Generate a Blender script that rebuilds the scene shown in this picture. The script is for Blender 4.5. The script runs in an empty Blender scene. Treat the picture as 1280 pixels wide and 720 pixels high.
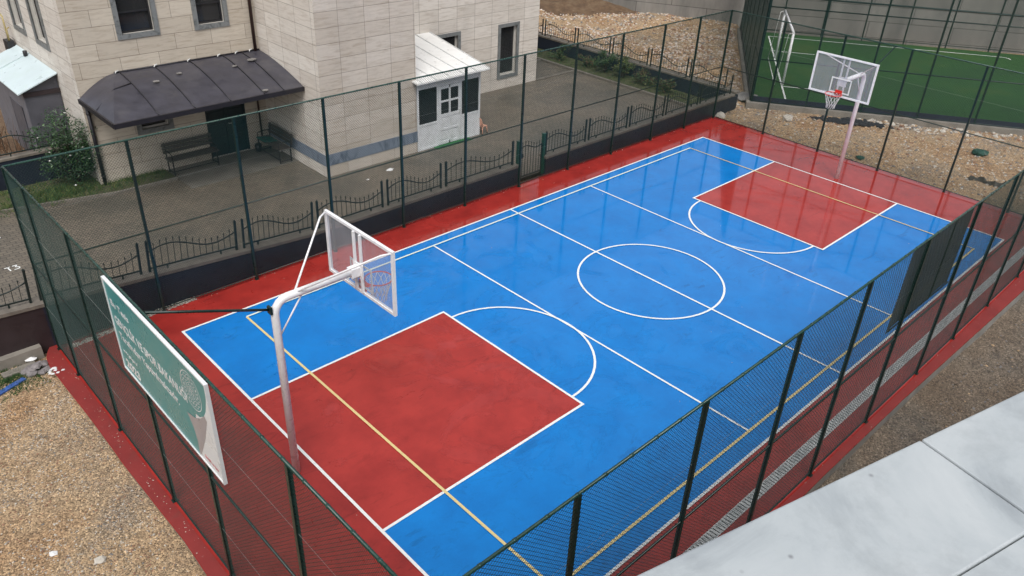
import bpy, math, random
from mathutils import Vector, Matrix
random.seed(7)
R = math.radians
sc = bpy.context.scene
col = sc.collection

# ------------------------------------------------------------------ helpers
class MB:
    def __init__(s): s.v=[]; s.f=[]; s.mi=[]; s.sm=[]
    def face(s, pts, mi=0, smooth=False):
        b=len(s.v); s.v+= [tuple(p) for p in pts]; s.f.append(tuple(range(b,b+len(pts)))); s.mi.append(mi); s.sm.append(smooth)
    def hexa(s, p, mi=0):   # p: 8 pts bottom 4 ccw, top 4 ccw
        b=len(s.v); s.v+=[tuple(q) for q in p]
        for f in ((3,2,1,0),(4,5,6,7),(0,1,5,4),(1,2,6,5),(2,3,7,6),(3,0,4,7)):
            s.f.append(tuple(b+i for i in f)); s.mi.append(mi); s.sm.append(False)
    def box(s, x0,x1,y0,y1,z0,z1, mi=0):
        s.hexa([(x0,y0,z0),(x1,y0,z0),(x1,y1,z0),(x0,y1,z0),(x0,y0,z1),(x1,y0,z1),(x1,y1,z1),(x0,y1,z1)],mi)
    def bar(s, a, b, w, h=None, mi=0, up=(0,0,1)):   # rectangular bar between two points
        h=h or w; a=Vector(a); b=Vector(b); d=(b-a).normalized(); up=Vector(up)
        if abs(d.dot(up))>.95: up=Vector((1,0,0))
        x=d.cross(up).normalized()*(w/2); y=x.cross(d).normalized()*(h/2)
        s.hexa([a-x-y,a+x-y,b+x-y,b-x-y,a-x+y,a+x+y,b+x+y,b-x+y],mi)
    def tube(s, path, r, n=8, mi=0, cap=True, closed=False, smooth=True):
        P=[Vector(p) for p in path]; k=len(P); rs=r if isinstance(r,(list,tuple)) else [r]*k
        b=len(s.v); prev=None
        for i,p in enumerate(P):
            if closed: d=(P[(i+1)%k]-P[i-1]).normalized()
            elif i==0: d=(P[1]-P[0]).normalized()
            elif i==k-1: d=(P[-1]-P[-2]).normalized()
            else: d=((P[i+1]-P[i]).normalized()+(P[i]-P[i-1]).normalized()).normalized()
            if prev is None:
                u=Vector((0,0,1)) if abs(d.z)<.9 else Vector((1,0,0))
                x=d.cross(u).normalized()
            else: x=(prev-d*prev.dot(d)).normalized()
            prev=x; y=d.cross(x)
            for j in range(n):
                a=2*math.pi*(j+.5)/n; s.v.append(tuple(p+(x*math.cos(a)+y*math.sin(a))*rs[i]))
        m=k if closed else k-1
        for i in range(m):
            for j in range(n):
                i2=(i+1)%k; s.f.append((b+i*n+j,b+i*n+(j+1)%n,b+i2*n+(j+1)%n,b+i2*n+j)); s.mi.append(mi); s.sm.append(smooth)
        if cap and not closed:
            s.f.append(tuple(b+j for j in reversed(range(n)))); s.mi.append(mi); s.sm.append(False)
            s.f.append(tuple(b+(k-1)*n+j for j in range(n))); s.mi.append(mi); s.sm.append(False)
    def prism(s, poly, z0, z1, mi=0):    # poly in xy ccw
        n=len(poly); b=len(s.v)
        s.v+=[(p[0],p[1],z0) for p in poly]+[(p[0],p[1],z1) for p in poly]
        s.f.append(tuple(b+i for i in reversed(range(n)))); s.f.append(tuple(b+n+i for i in range(n)))
        for i in range(n): s.f.append((b+i,b+(i+1)%n,b+n+(i+1)%n,b+n+i))
        s.mi+=[mi]*(n+2); s.sm+=[False]*(n+2)
    def rock(s, c, r, flat=.6, mi=0):
        t=(1+5**.5)/2; V=[(-1,t,0),(1,t,0),(-1,-t,0),(1,-t,0),(0,-1,t),(0,1,t),(0,-1,-t),(0,1,-t),(t,0,-1),(t,0,1),(-t,0,-1),(-t,0,1)]
        F=[(0,11,5),(0,5,1),(0,1,7),(0,7,10),(0,10,11),(1,5,9),(5,11,4),(11,10,2),(10,7,6),(7,1,8),(3,9,4),(3,4,2),(3,2,6),(3,6,8),(3,8,9),(4,9,5),(2,4,11),(6,2,10),(8,6,7),(9,8,1)]
        b=len(s.v); a=random.random()*6.3; ca,sa=math.cos(a),math.sin(a); sx=random.uniform(.7,1.4); k=r/1.9
        for v in V:
            q=random.uniform(.75,1.2)*k; x,y,z=v[0]*q*sx,v[1]*q,v[2]*q*flat
            s.v.append((c[0]+x*ca-y*sa,c[1]+x*sa+y*ca,c[2]+z))
        for f in F: s.f.append(tuple(b+i for i in f)); s.mi.append(mi); s.sm.append(False)
    def peb(s, c, r, mi=0):      # small 5-vertex chip
        b=len(s.v); a=random.random()*6.3; n=4
        for i in range(n):
            t=a+i*2*math.pi/n; q=r*random.uniform(.6,1.3); s.v.append((c[0]+q*math.cos(t),c[1]+q*math.sin(t),c[2]-r*.2))
        s.v.append((c[0]+random.uniform(-.3,.3)*r,c[1]+random.uniform(-.3,.3)*r,c[2]+r*random.uniform(.4,.8)))
        for i in range(n): s.f.append((b+i,b+(i+1)%n,b+n)); s.mi.append(mi); s.sm.append(False)
    def mesh(s, name, mats):
        me=bpy.data.meshes.new(name); me.from_pydata(s.v,[],s.f)
        for m in (mats if isinstance(mats,(list,tuple)) else [mats]): me.materials.append(m)
        me.polygons.foreach_set('material_index',s.mi); me.polygons.foreach_set('use_smooth',s.sm); me.update()
        return me
    def build(s, name, mats, parent=None, bevel=0):
        o=bpy.data.objects.new(name, s.mesh(name,mats)); col.objects.link(o)
        if parent:
            o.parent=parent; off=parent['_o'] if '_o' in parent else None
        if bevel:
            m=o.modifiers.new('bevel','BEVEL'); m.width=bevel; m.segments=2; m.limit_method='ANGLE'
        return o

def tag(o,label=None,cat=None,group=None,kind=None):
    if label: o['label']=label
    if cat: o['category']=cat
    if group: o['group']=group
    if kind: o['kind']=kind
    return o
def thing(name,label,cat,loc=(0,0,0),rz=0,group=None):
    o=bpy.data.objects.new(name,None); col.objects.link(o); o.location=loc; o.rotation_euler=(0,0,rz)
    o.empty_display_size=.2
    return tag(o,label,cat,group)
def struct(mb,name,mats): return tag(mb.build(name,mats),kind='structure')
def copy_tree(o,parent=None):
    c=o.copy(); col.objects.link(c)
    if parent: c.parent=parent
    for ch in [q for q in o.children]: copy_tree(ch,c)
    return c

# ------------------------------------------------------------------ materials
class N:
    def __init__(s,name):
        s.m=bpy.data.materials.new(name); s.m.use_nodes=True; s.t=s.m.node_tree; s.b=s.t.nodes['Principled BSDF']; s.out=s.t.nodes['Material Output']
    def n(s,kind,**kw):
        o=s.t.nodes.new(kind)
        for k,v in kw.items():
            if k[0]=='_': setattr(o,k[1:],v)
            else: o.inputs[k.replace('_',' ')].default_value=v
        return o
    def l(s,a,b): s.t.links.new(a,b)
    def pos(s):
        if not hasattr(s,'_p'): s._p=s.n('ShaderNodeNewGeometry').outputs['Position']
        return s._p
    def noise(s,scale,detail=4,rough=.6,vec=None,sc3=None,dist=0):
        vec=vec or s.pos()
        if sc3: 
            m=s.n('ShaderNodeMapping'); m.inputs['Scale'].default_value=sc3; s.l(vec,m.inputs['Vector']); vec=m.outputs[0]
        o=s.n('ShaderNodeTexNoise',Scale=scale,Detail=detail,Roughness=rough,Distortion=dist); s.l(vec,o.inputs['Vector']); return o.outputs['Fac']
    def ramp(s,fac,stops):
        o=s.n('ShaderNodeValToRGB'); e=o.color_ramp.elements
        while len(e)<len(stops): e.new(.5)
        for i,(p,c) in enumerate(stops):
            e[i].position=p; e[i].color=(c,c,c,1) if isinstance(c,(int,float)) else (*c,1)
        s.l(fac,o.inputs[0]); return o.outputs[0]
    def mix(s,fac,a,b,mode='MIX'):
        o=s.n('ShaderNodeMix',_data_type='RGBA',_blend_type=mode)
        for k,v in ((0,fac),(6,a),(7,b)):
            if hasattr(v,'is_output'): s.l(v,o.inputs[k])
            elif k==0: o.inputs[0].default_value=v
            else: o.inputs[k].default_value=(*v,1) if len(v)==3 else v
        return o.outputs[2]
    def math(s,op,a,b=0.):
        o=s.n('ShaderNodeMath',_operation=op)
        for k,v in ((0,a),(1,b)):
            if hasattr(v,'is_output'): s.l(v,o.inputs[k])
            else: o.inputs[k].default_value=v
        return o.outputs[0]
    def bump(s,h,strength=.3,dist=.01,nrm=None):
        o=s.n('ShaderNodeBump',Strength=strength,Distance=dist); s.l(h,o.inputs['Height'])
        if nrm: s.l(nrm,o.inputs['Normal'])
        return o.outputs[0]
    def set(s,col=None,rough=None,metal=None,normal=None,spec=None):
        for k,v in (('Base Color',col),('Roughness',rough),('Metallic',metal),('Normal',normal),('Specular IOR Level',spec)):
            if v is None: continue
            if hasattr(v,'is_output'): s.l(v,s.b.inputs[k])
            else: s.b.inputs[k].default_value=(*v,1) if k=='Base Color' else v
        return s.m

def simple(name,c,rough=.5,metal=0,var=.15,scale=6,bump=0,dirt=None):
    n=N(name); f=n.noise(scale,5)
    d=[max(0,x*(1-var)) for x in c]; h=[min(1,x*(1+var)) for x in c]
    cc=n.ramp(f,[(.3,tuple(d)),(.7,tuple(h))])
    if dirt:
        g=n.ramp(n.noise(scale*.6,6,.7,sc3=(1,1,.3)),[(.52,0.),(.72,1.)]); cc=n.mix(n.math('MULTIPLY',g,.6),cc,dirt)
    nr=n.bump(n.noise(scale*8,3),bump,.005) if bump else None
    return n.set(cc,n.ramp(n.noise(scale*2,3),[(.3,max(.03,rough-.1)),(.7,min(1,rough+.1))]),metal,nr)

def court_mat(name,c,deep,wetx=0.):
    n=N(name)
    f=n.noise(1.3,6,.65); fine=n.noise(28,4,.7)
    cc=n.ramp(f,[(.3,tuple(deep)),(.62,tuple(c))])
    sp=n.ramp(fine,[(.4,0.),(.75,1.)]); cc=n.mix(n.math('MULTIPLY',sp,.10),cc,tuple(min(1,x*1.25+.02) for x in c))
    # scuffs, dark wet blots, and dark reflected streaks put into the colour
    bl=n.ramp(n.noise(2.6,7,.72,dist=.8),[(.56,0.),(.68,1.)]); bl2=n.ramp(n.noise(.45,2,.5),[(.42,0.),(.6,1.)])
    cc=n.mix(n.math('MULTIPLY',n.math('MULTIPLY',bl,bl2),.42),cc,tuple(x*.6 for x in deep))
    stv=n.ramp(n.noise(3.2,6,.7,sc3=(.35,1.3,1),dist=1.2),[(.57,0.),(.64,1.)]); stm=n.ramp(n.noise(.5,2,.5,sc3=(1,1,1)),[(.45,0.),(.6,1.)])
    cc=n.mix(n.math('MULTIPLY',n.math('MULTIPLY',stv,stm),.45),cc,tuple(x*.55 for x in deep))
    # standing water: large soft puddles, wetter towards the far end of the court
    sx=n.n('ShaderNodeSeparateXYZ'); n.l(n.pos(),sx.inputs[0])
    grad=n.math('MULTIPLY',n.math('ADD',sx.outputs['X'],4.),.026)
    w=n.math('ADD',n.noise(.7,7,.66,dist=.9),grad)
    rim=n.ramp(w,[(.455,0.),(.480,1.),(.505,0.)]); cc=n.mix(n.math('MULTIPLY',rim,.16),cc,tuple(x*.5 for x in deep))
    wet=n.ramp(w,[(.47,0.),(.53,.75),(.64,1.)])
    rough=n.math('MULTIPLY_ADD',wet,-.22); 
    rough.node.inputs[2].default_value=.30
    rr=n.math('ADD',rough,n.math('MULTIPLY',n.ramp(n.noise(5,5),[(.4,0.),(.7,1.)]),.04))
    bs=n.math('MULTIPLY',n.math('SUBTRACT',1.05,wet),.12)
    o=n.n('ShaderNodeBump',Distance=.004); n.l(n.noise(90,3),o.inputs['Height']); n.l(bs,o.inputs['Strength'])
    o2=n.n('ShaderNodeBump',Distance=.02,Strength=.05); n.l(n.noise(2.2,2,.4),o2.inputs['Height']); n.l(o.outputs[0],o2.inputs['Normal'])
    n.l(n.math('MULTIPLY',wet,.45),n.b.inputs['Coat Weight']); n.b.inputs['Coat Roughness'].default_value=.025; n.b.inputs['Coat IOR'].default_value=1.45
    cr=n.n('ShaderNodeBump',Distance=.02,Strength=.035); n.l(n.noise(3.,3,.5),cr.inputs['Height']); n.l(cr.outputs[0],n.b.inputs['Coat Normal'])
    return n.set(cc,rr,0,o2.outputs[0],.5)



def stone_mat(name,axis,c1,c2,tw=.86,th=.43,grout=(.20,.16,.13),off=.0,shift=(0,0)):
    n=N(name); sx=n.n('ShaderNodeSeparateXYZ'); n.l(n.pos(),sx.inputs[0])
    cb=n.n('ShaderNodeCombineXYZ'); n.l(n.math('ADD',sx.outputs[axis],shift[0]),cb.inputs[0]); n.l(n.math('ADD',sx.outputs['Z'],shift[1]),cb.inputs[1])
    br=n.n('ShaderNodeTexBrick',Scale=1.,Mortar_Size=.006,Mortar_Smooth=.3,Brick_Width=tw,Row_Height=th,Bias=0.,_offset=off,_squash=1)
    br.inputs['Color1'].default_value=(*c1,1); br.inputs['Color2'].default_value=(*c2,1); br.inputs['Mortar'].default_value=(*grout,1); n.l(cb.outputs[0],br.inputs['Vector'])
    vein=n.ramp(n.noise(1.6,7,.7,vec=cb.outputs[0],sc3=(1.2,9,1),dist=.6),[(.32,(.60,.52,.44)),(.52,(1,1,1)),(.75,(1.12,1.08,1.03))])
    cc=n.mix(.55,br.outputs['Color'],vein,'MULTIPLY')
    st=n.ramp(n.noise(.8,6,.7,sc3=(1,1,.35)),[(.5,0.),(.75,1.)]); cc=n.mix(n.math('MULTIPLY',st,.35),cc,tuple(x*.6 for x in c1))
    inv=n.math('SUBTRACT',1.,br.outputs['Fac'])
    return n.set(cc,.55,0,n.bump(n.math('ADD',inv,n.math('MULTIPLY',n.noise(40,4),.2)),.5,.006))

def marble_mat(name,base,vein,scale=2.5,rough=.35,sc3=(1,1,1),amt=.6):
    n=N(name); f=n.noise(scale,8,.7,sc3=sc3,dist=1.2); cc=n.ramp(f,[(.34,vein),(.5,base),(.7,tuple(min(1,b*1.1) for b in base))])
    return n.set(cc,rough,0,n.bump(n.noise(60,3),.08,.003))

def coping_mat():
    n=N('white_marble_coping'); f=n.noise(2.2,8,.65,sc3=(1,1.4,1),dist=1.); cc=n.ramp(f,[(.32,(.29,.32,.34)),(.48,(.40,.435,.45)),(.7,(.47,.50,.51))])
    v=n.n('ShaderNodeTexVoronoi',Scale=13.,Randomness=1.); n.l(n.pos(),v.inputs['Vector']); sp=n.n('ShaderNodeSeparateColor'); n.l(v.outputs['Color'],sp.inputs[0])
    dots=n.math('MULTIPLY',n.ramp(v.outputs['Distance'],[(.03,1.),(.09,0.)]),n.ramp(sp.outputs[0],[(.52,0.),(.56,1.)]))
    cc=n.mix(n.math('MULTIPLY',dots,.7),cc,(.14,.14,.15))
    g=n.ramp(n.noise(4.,7,.75),[(.50,0.),(.66,1.)]); cc=n.mix(n.math('MULTIPLY',g,.35),cc,(.25,.27,.28))
    return n.set(cc,.32,0,n.bump(n.noise(55,4),.12,.003))
def gravel_mat(name,cA,cB,cC,dark,scale=38):
    n=N(name); big=n.noise(.5,5,.6,dist=.4); mid=n.noise(4,5,.7)
    cc=n.ramp(big,[(.36,cA),(.5,cB),(.66,cC)])
    v=n.n('ShaderNodeTexVoronoi',Scale=scale,Randomness=1.); n.l(n.pos(),v.inputs['Vector'])
    sep=n.n('ShaderNodeSeparateColor'); n.l(v.outputs['Color'],sep.inputs[0])
    cell=n.ramp(sep.outputs[0],[(0.,.45),(.5,.95),(.85,1.25),(1.,1.9)])
    cc=n.mix(1.,cc,cell,'MULTIPLY')
    dk=n.ramp(mid,[(.30,1.),(.48,0.)]); cc=n.mix(n.math('MULTIPLY',dk,.55),cc,dark)
    edge=n.ramp(v.outputs['Distance'],[(.0,1.),(.6,0.)])
    h=n.math('ADD',edge,n.math('MULTIPLY',n.noise(12,4),.8))
    return n.set(cc,.8,0,n.bump(h,.9,.02))

M={}
M['red']=court_mat('court_red_paint',(.37,.030,.023),(.24,.018,.015))
M['redkey']=court_mat('key_red_paint',(.41,.036,.028),(.29,.022,.018))
M['blue']=court_mat('court_blue_paint',(.0,.200,.60),(.0,.158,.50))
def line_mat(name,c,c2):
    n=N(name); w=n.ramp(n.noise(14,6,.75),[(.30,c2),(.45,c)]); return n.set(w,.28,0,n.bump(n.noise(60,3),.1,.003))
M['white_line']=line_mat('white_line_paint',(.82,.84,.82),(.55,.62,.66))
M['yellow_line']=line_mat('yellow_line_paint',(.72,.58,.27),(.56,.43,.20))
M['cream_line']=line_mat('cream_line_paint',(.72,.80,.70),(.50,.60,.55))
M['green']=simple('green_painted_steel',(.006,.024,.020),.34,.0,.25,9)
M['rail']=simple('green_top_rail_sky_lightened',(.014,.055,.042),.30,.0,.25,9)  # rail green lightened, skylight on the top put into the colour
M['mesh']=simple('green_coated_wire',(.007,.034,.027),.35,0,.15,5)
M['tension']=simple('galvanised_wire',(.40,.42,.40),.4,.3)
M['iron']=simple('black_wrought_iron',(.012,.022,.020),.38,0,.3,12)
M['irongreen']=simple('green_wrought_iron',(.008,.07,.045),.35,0,.3,12)
M['whitesteel']=simple('white_painted_steel',(.84,.84,.85),.3,0,.04,5,dirt=(.68,.66,.64))
M['rimred']=simple('red_rim_paint',(.60,.03,.02),.35,0,.1,8)
M['net']=simple('white_cord',(.75,.75,.74),.8,0,.08,9)
n=N('clear_polycarbonate'); tr=n.n('ShaderNodeBsdfTransparent'); tr.inputs[0].default_value=(.94,.95,.96,1)
mx=n.n('ShaderNodeMixShader'); n.set((.66,.66,.70),.16)
n.l(n.ramp(n.noise(3,4,.6,sc3=(1,8,.3)),[(.3,.15),(.7,.23)]),mx.inputs[0]); n.l(tr.outputs[0],mx.inputs[1]); n.l(n.b.outputs[0],mx.inputs[2]); n.l(mx.outputs[0],n.out.inputs[0]); M['poly']=n.m
M['darkwall']=simple('dark_blue_grey_wall_paint',(.014,.020,.034),.5,0,.25,2,.15,dirt=(.022,.025,.034))
M['brownwall']=simple('dark_brown_wall_paint',(.030,.020,.022),.55,0,.25,2,.15,dirt=(.05,.04,.035))
M['cap']=simple('concrete_wall_cap',(.17,.15,.125),.65,0,.25,5,.3,dirt=(.07,.06,.05))
M['concrete']=simple('grey_concrete',(.26,.25,.23),.75,0,.2,3,.3,dirt=(.12,.11,.10))
M['apron']=simple('worn_wet_concrete',(.15,.14,.12),.5,0,.3,2,.3,dirt=(.09,.08,.07))
M['palekerb']=simple('pale_concrete_kerb',(.23,.21,.18),.75,0,.2,3,.3,dirt=(.11,.10,.085))
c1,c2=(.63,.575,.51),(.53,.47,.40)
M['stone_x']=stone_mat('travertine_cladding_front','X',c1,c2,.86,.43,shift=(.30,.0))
M['stone_y']=stone_mat('travertine_cladding_side_brightened','Y',(.75,.71,.65),(.63,.58,.52),.86,.43,shift=(.2,.0))  # same stone made lighter: the brighter daylight on the side is in its colour
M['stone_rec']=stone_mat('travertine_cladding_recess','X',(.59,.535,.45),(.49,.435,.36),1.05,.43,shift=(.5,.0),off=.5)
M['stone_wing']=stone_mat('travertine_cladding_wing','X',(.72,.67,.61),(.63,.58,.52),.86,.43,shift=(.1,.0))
M['bluemarble']=marble_mat('blue_grey_marble',(.20,.24,.30),(.07,.09,.13),3,.3,(1,1,.5))
M['greymarble']=marble_mat('grey_marble_surround',(.19,.20,.20),(.08,.09,.09),5,.4)
M['reveal']=simple('pale_window_reveal',(.50,.48,.44),.5,0,.1,5)
M['copemarble']=coping_mat()
n=N('dark_banner_fabric'); n.set(n.ramp(n.noise(2,5),[(.3,(.075,.070,.082)),(.7,(.10,.095,.108))]),.7); tr=n.n('ShaderNodeBsdfTransparent'); mx=n.n('ShaderNodeMixShader'); mx.inputs[0].default_value=.84
n.l(tr.outputs[0],mx.inputs[1]); n.l(n.b.outputs[0],mx.inputs[2]); n.l(mx.outputs[0],n.out.inputs[0]); BF=n.m
n=N('dark_window_glass'); n.set((.040,.042,.045),.04,0,None,.6); tr=n.n('ShaderNodeBsdfTransparent'); tr.inputs[0].default_value=(.66,.67,.68,1); mx=n.n('ShaderNodeMixShader'); mx.inputs[0].default_value=.55
n.l(tr.outputs[0],mx.inputs[1]); n.l(n.b.outputs[0],mx.inputs[2]); n.l(mx.outputs[0],n.out.inputs[0]); M['glass']=n.m
M['curtain']=simple('pale_curtain_cloth',(.55,.50,.44),.9,0,.12,6)
M['pvc']=simple('white_pvc',(.72,.74,.76),.3,0,.05,4,dirt=(.5,.52,.5))
M['whiteroof']=simple('white_sheet_roof',(.82,.82,.80),.35,0,.03,3,dirt=(.70,.69,.66))
M['shedroof']=simple('pale_blue_sheet_roof',(.56,.66,.68),.35,0,.06,2,dirt=(.46,.56,.52))
M['shedwall']=simple('grey_sheet_wall',(.085,.085,.10),.5,0,.15,2,dirt=(.05,.05,.055))
M['shedlight']=simple('light_grey_sheet_wall',(.15,.15,.17),.5,0,.12,2)
M['canopy']=simple('dark_bitumen_roof',(.046,.045,.058),.42,0,.25,2.5,.3,dirt=(.085,.082,.090))
M['canopyrim']=simple('dark_canopy_rim',(.016,.015,.020),.45,0,.2,4)
M['doorgreen']=simple('dark_teal_door',(.006,.022,.028),.4,0,.3,3)
M['pipe']=simple('dark_brown_downpipe',(.035,.015,.012),.4,0,.2,6)
M['benchwood']=simple('weathered_dark_bench_wood',(.075,.065,.058),.5,0,.25,8,dirt=(.03,.028,.025))
M['cloth']=simple('green_cloth',(.03,.12,.10),.8,0,.25,9)
M['peach']=simple('peach_plastic',(.62,.32,.22),.4,0,.08,6)
M['black']=simple('black_plastic',(.015,.015,.017),.5,0,.2,6)
M['tarp']=simple('dark_olive_tarp',(.035,.033,.024),.6,0,.3,4,.4)
M['bluebox']=simple('green_sack_plastic',(.012,.06,.04),.5,0,.4,6)
M['blueplank']=simple('blue_plank_paint',(.05,.12,.38),.5,0,.2,8,dirt=(.25,.27,.3))
M['litter']=simple('white_litter',(.75,.75,.75),.6,0,.08,9)
M['stonepale']=simple('pale_stone',(.50,.46,.40),.8,0,.25,5,.5)
M['stonetan']=simple('tan_stone',(.46,.32,.19),.85,0,.3,7,.5)
M['stonegrey']=simple('grey_stone',(.20,.19,.18),.85,0,.3,7,.5)
M['rubblewhite']=simple('whitish_pink_stone',(.62,.53,.46),.8,0,.2,5,.5)
M['stonered']=simple('rust_stone',(.26,.14,.09),.85,0,.3,7,.5)
M['sackgrey']=simple('grey_cement_sack',(.22,.20,.20),.8,0,.3,7,.6)
M['leafdark']=simple('dark_green_leaf',(.020,.055,.020),.45,0,.4,7)
M['leafmid']=simple('mid_green_leaf',(.045,.10,.028),.45,0,.4,7)
M['leafyellow']=simple('yellow_green_leaf',(.13,.15,.035),.5,0,.35,7)
M['leafrust']=simple('rust_leaf',(.13,.065,.03),.6,0,.35,7)
M['petal']=simple('white_petal',(.75,.73,.70),.6,0,.05,7)
M['bark']=simple('brown_bark',(.06,.045,.033),.85,0,.3,12,.5)
M['greenmat']=simple('green_carpet',(.02,.13,.035),.9,0,.25,12,.4)
M['bannerdark']=simple('dark_grey_banner_back',(.085,.080,.092),.6,0,.25,2)
M['teal']=simple('teal_print',(.060,.27,.275),.30,0,.04,1)
M['signwhite']=simple('white_print',(.74,.76,.77),.3,0,.03,1)
M['foldgrey']=simple('grey_print',(.36,.33,.34),.35,0,.08,3)
M['printred']=simple('red_print',(.5,.05,.06),.4)
M['grating']=simple('galvanised_grating',(.60,.61,.60),.5,.0,.12,8,dirt=(.2,.2,.2))
M['fencegoal']=M['whitesteel']
M['gravel']=gravel_mat('gravelly_earth',(.34,.21,.11),(.42,.30,.18),(.30,.23,.16),(.14,.085,.05))
M['shadegravel']=gravel_mat('shaded_wet_gravel',(.15,.11,.075),(.19,.15,.11),(.11,.10,.085),(.06,.045,.035))  # wet gravel, colours darkened to carry the shade of the low side
# street pavers
n=N('wet_block_paving'); mp=n.n('ShaderNodeMapping'); mp.inputs['Rotation'].default_value=(0,0,R(0)); n.l(n.pos(),mp.inputs['Vector'])
br=n.n('ShaderNodeTexBrick',Scale=1.,Mortar_Size=.010,Mortar_Smooth=.4,Brick_Width=.20,Row_Height=.12,Bias=0.); br.inputs['Color1'].default_value=(.175,.152,.120,1); br.inputs['Color2'].default_value=(.135,.118,.094,1); br.inputs['Mortar'].default_value=(.055,.050,.043,1); n.l(mp.outputs[0],br.inputs['Vector'])
big=n.ramp(n.noise(.45,5,.6,dist=.4),[(.35,(.72,.74,.74)),(.6,(1.1,1.05,1.)),(.8,(1.15,1.02,.95))]); cc=n.mix(1.,br.outputs['Color'],big,'MULTIPLY')
sp=n.ramp(n.noise(7,5,.7),[(.6,0.),(.75,1.)]); cc=n.mix(n.math('MULTIPLY',sp,.3),cc,(.06,.055,.045))
wet=n.ramp(n.noise(.4,4,.6),[(.4,.55),(.65,.32)])
n.set(cc,wet,0,n.bump(n.math('SUBTRACT',1.,br.outputs['Fac']),.4,.006)); M['paving']=n.m
# turf
n=N('artificial_turf'); sx=n.n('ShaderNodeSeparateXYZ'); n.l(n.pos(),sx.inputs[0])
cc=n.ramp(n.noise(.35,5,.6),[(.3,(.012,.052,.011)),(.55,(.016,.072,.011)),(.75,(.040,.080,.012))])
n.set(n.mix(.35,cc,n.ramp(n.noise(120,3),[(.3,(.4,.4,.4)),(.7,(1.4,1.4,1.4))]),'MULTIPLY'),.85,0,n.bump(n.noise(150,3),.5,.01)); M['turf']=n.m
# retaining wall: cast concrete with shutter lines
n=N('board_marked_concrete'); sx=n.n('ShaderNodeSeparateXYZ'); n.l(n.pos(),sx.inputs[0]); cb=n.n('ShaderNodeCombineXYZ'); n.l(sx.outputs['Y'],cb.inputs[0]); n.l(sx.outputs['Z'],cb.inputs[1])
br=n.n('ShaderNodeTexBrick',Scale=1.,Mortar_Size=.018,Mortar_Smooth=.5,Brick_Width=3.4,Row_Height=.80,Bias=0.); br.inputs['Color1'].default_value=(.27,.265,.25,1); br.inputs['Color2'].default_value=(.22,.215,.20,1); br.inputs['Mortar'].default_value=(.10,.095,.09,1); n.l(cb.outputs[0],br.inputs['Vector'])
st=n.ramp(n.noise(.9,6,.7,sc3=(1,1,.25)),[(.3,(.62,.62,.62)),(.7,(1.15,1.12,1.08))]); n.set(n.mix(1.,br.outputs['Color'],st,'MULTIPLY'),.8,0,n.bump(n.math('SUBTRACT',n.noise(9,5),br.outputs['Fac']),.5,.02)); M['retain']=n.m
n=N('moss_and_weeds_soil'); n.set(n.ramp(n.noise(3,6,.7),[(.3,(.05,.04,.025)),(.5,(.06,.07,.025)),(.7,(.10,.085,.055))]),.9,0,n.bump(n.noise(20,5),.8,.03)); M['soil']=n.m
n=N('rust_brown_soil'); n.set(n.ramp(n.noise(2,6,.7),[(.3,(.07,.045,.028)),(.5,(.13,.08,.045)),(.7,(.18,.13,.08))]),.9,0,n.bump(n.noise(20,5),.8,.03)); M['brownsoil']=n.m

# ------------------------------------------------------------------ ground
TN=(.826,.563); TT=(.563,-.826)          # football pitch axes: across and along
def tp(d,s,z=0): return (TN[0]*d+TT[0]*s, TN[1]*d+TT[1]*s, z)
def ss(a,b,x):
    t=max(0,min(1,(x-a)/(b-a))); return t*t*(3-2*t)
from mathutils import noise as mn
def gh(x,y):
    nz=mn.fractal(Vector((x*.9,y*.9,0)),1.,2.,5)*.05+mn.noise(Vector((x*4,y*4,3)))*.015
    h=-.09
    h-=.23*ss(-6.0,-6.2,y)*ss(-13,-10.5,x)
    d=x*TN[0]+y*TN[1]; s=x*TT[0]+y*TT[1]
    h+=0 if True else 0
    h+=.07*ss(11.6,12.4,x)*(1-ss(14.4,14.9,d)) if y<6 else 0
    if x>13.3:
        h+=.10*ss(6,7,y)*ss(13.3,13.7,x)*(1-ss(2.2,2.9,s))
        if s<2.9:  # spoil heaps against the retaining wall
            h+=.22*ss(26.2,28.6,d)+.45*math.exp(-((x-21.3)**2+(y-16.6)**2)/1.8)+.25*math.exp(-((x-18.2)**2+(y-22.5)**2)/6.)
            nz*=1.6
    inner=(-11.5<x<11.5 and -6.1<y<6.2) or (y>6.2 and x<13.1) or (d>14.9 and s>2.9)
    if inner: return -.22+nz*.2
    return h+nz
g=MB(); X0,X1,Y0,Y1=-24,44,-20,44
nx,ny=340,320
for j in range(ny+1):
    for i in range(nx+1):
        x=X0+(X1-X0)*i/nx; y=Y0+(Y1-Y0)*j/ny; g.v.append((x,y,gh(x,y)))
for j in range(ny):
    for i in range(nx):
        a=j*(nx+1)+i; g.f.append((a,a+1,a+nx+2,a+nx+1)); g.mi.append(0); g.sm.append(True)
B=400
for (a,b,c,d) in ((-B,B,-B,Y0),(-B,B,Y1,B),(-B,X0,Y0,Y1),(X1,B,Y0,Y1)): g.face([(a,c,-.3),(b,c,-.3),(b,d,-.3),(a,d,-.3)])
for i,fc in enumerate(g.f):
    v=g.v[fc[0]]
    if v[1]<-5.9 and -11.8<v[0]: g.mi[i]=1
struct(g,'gravel_ground',[M['gravel'],M['shadegravel']])

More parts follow.
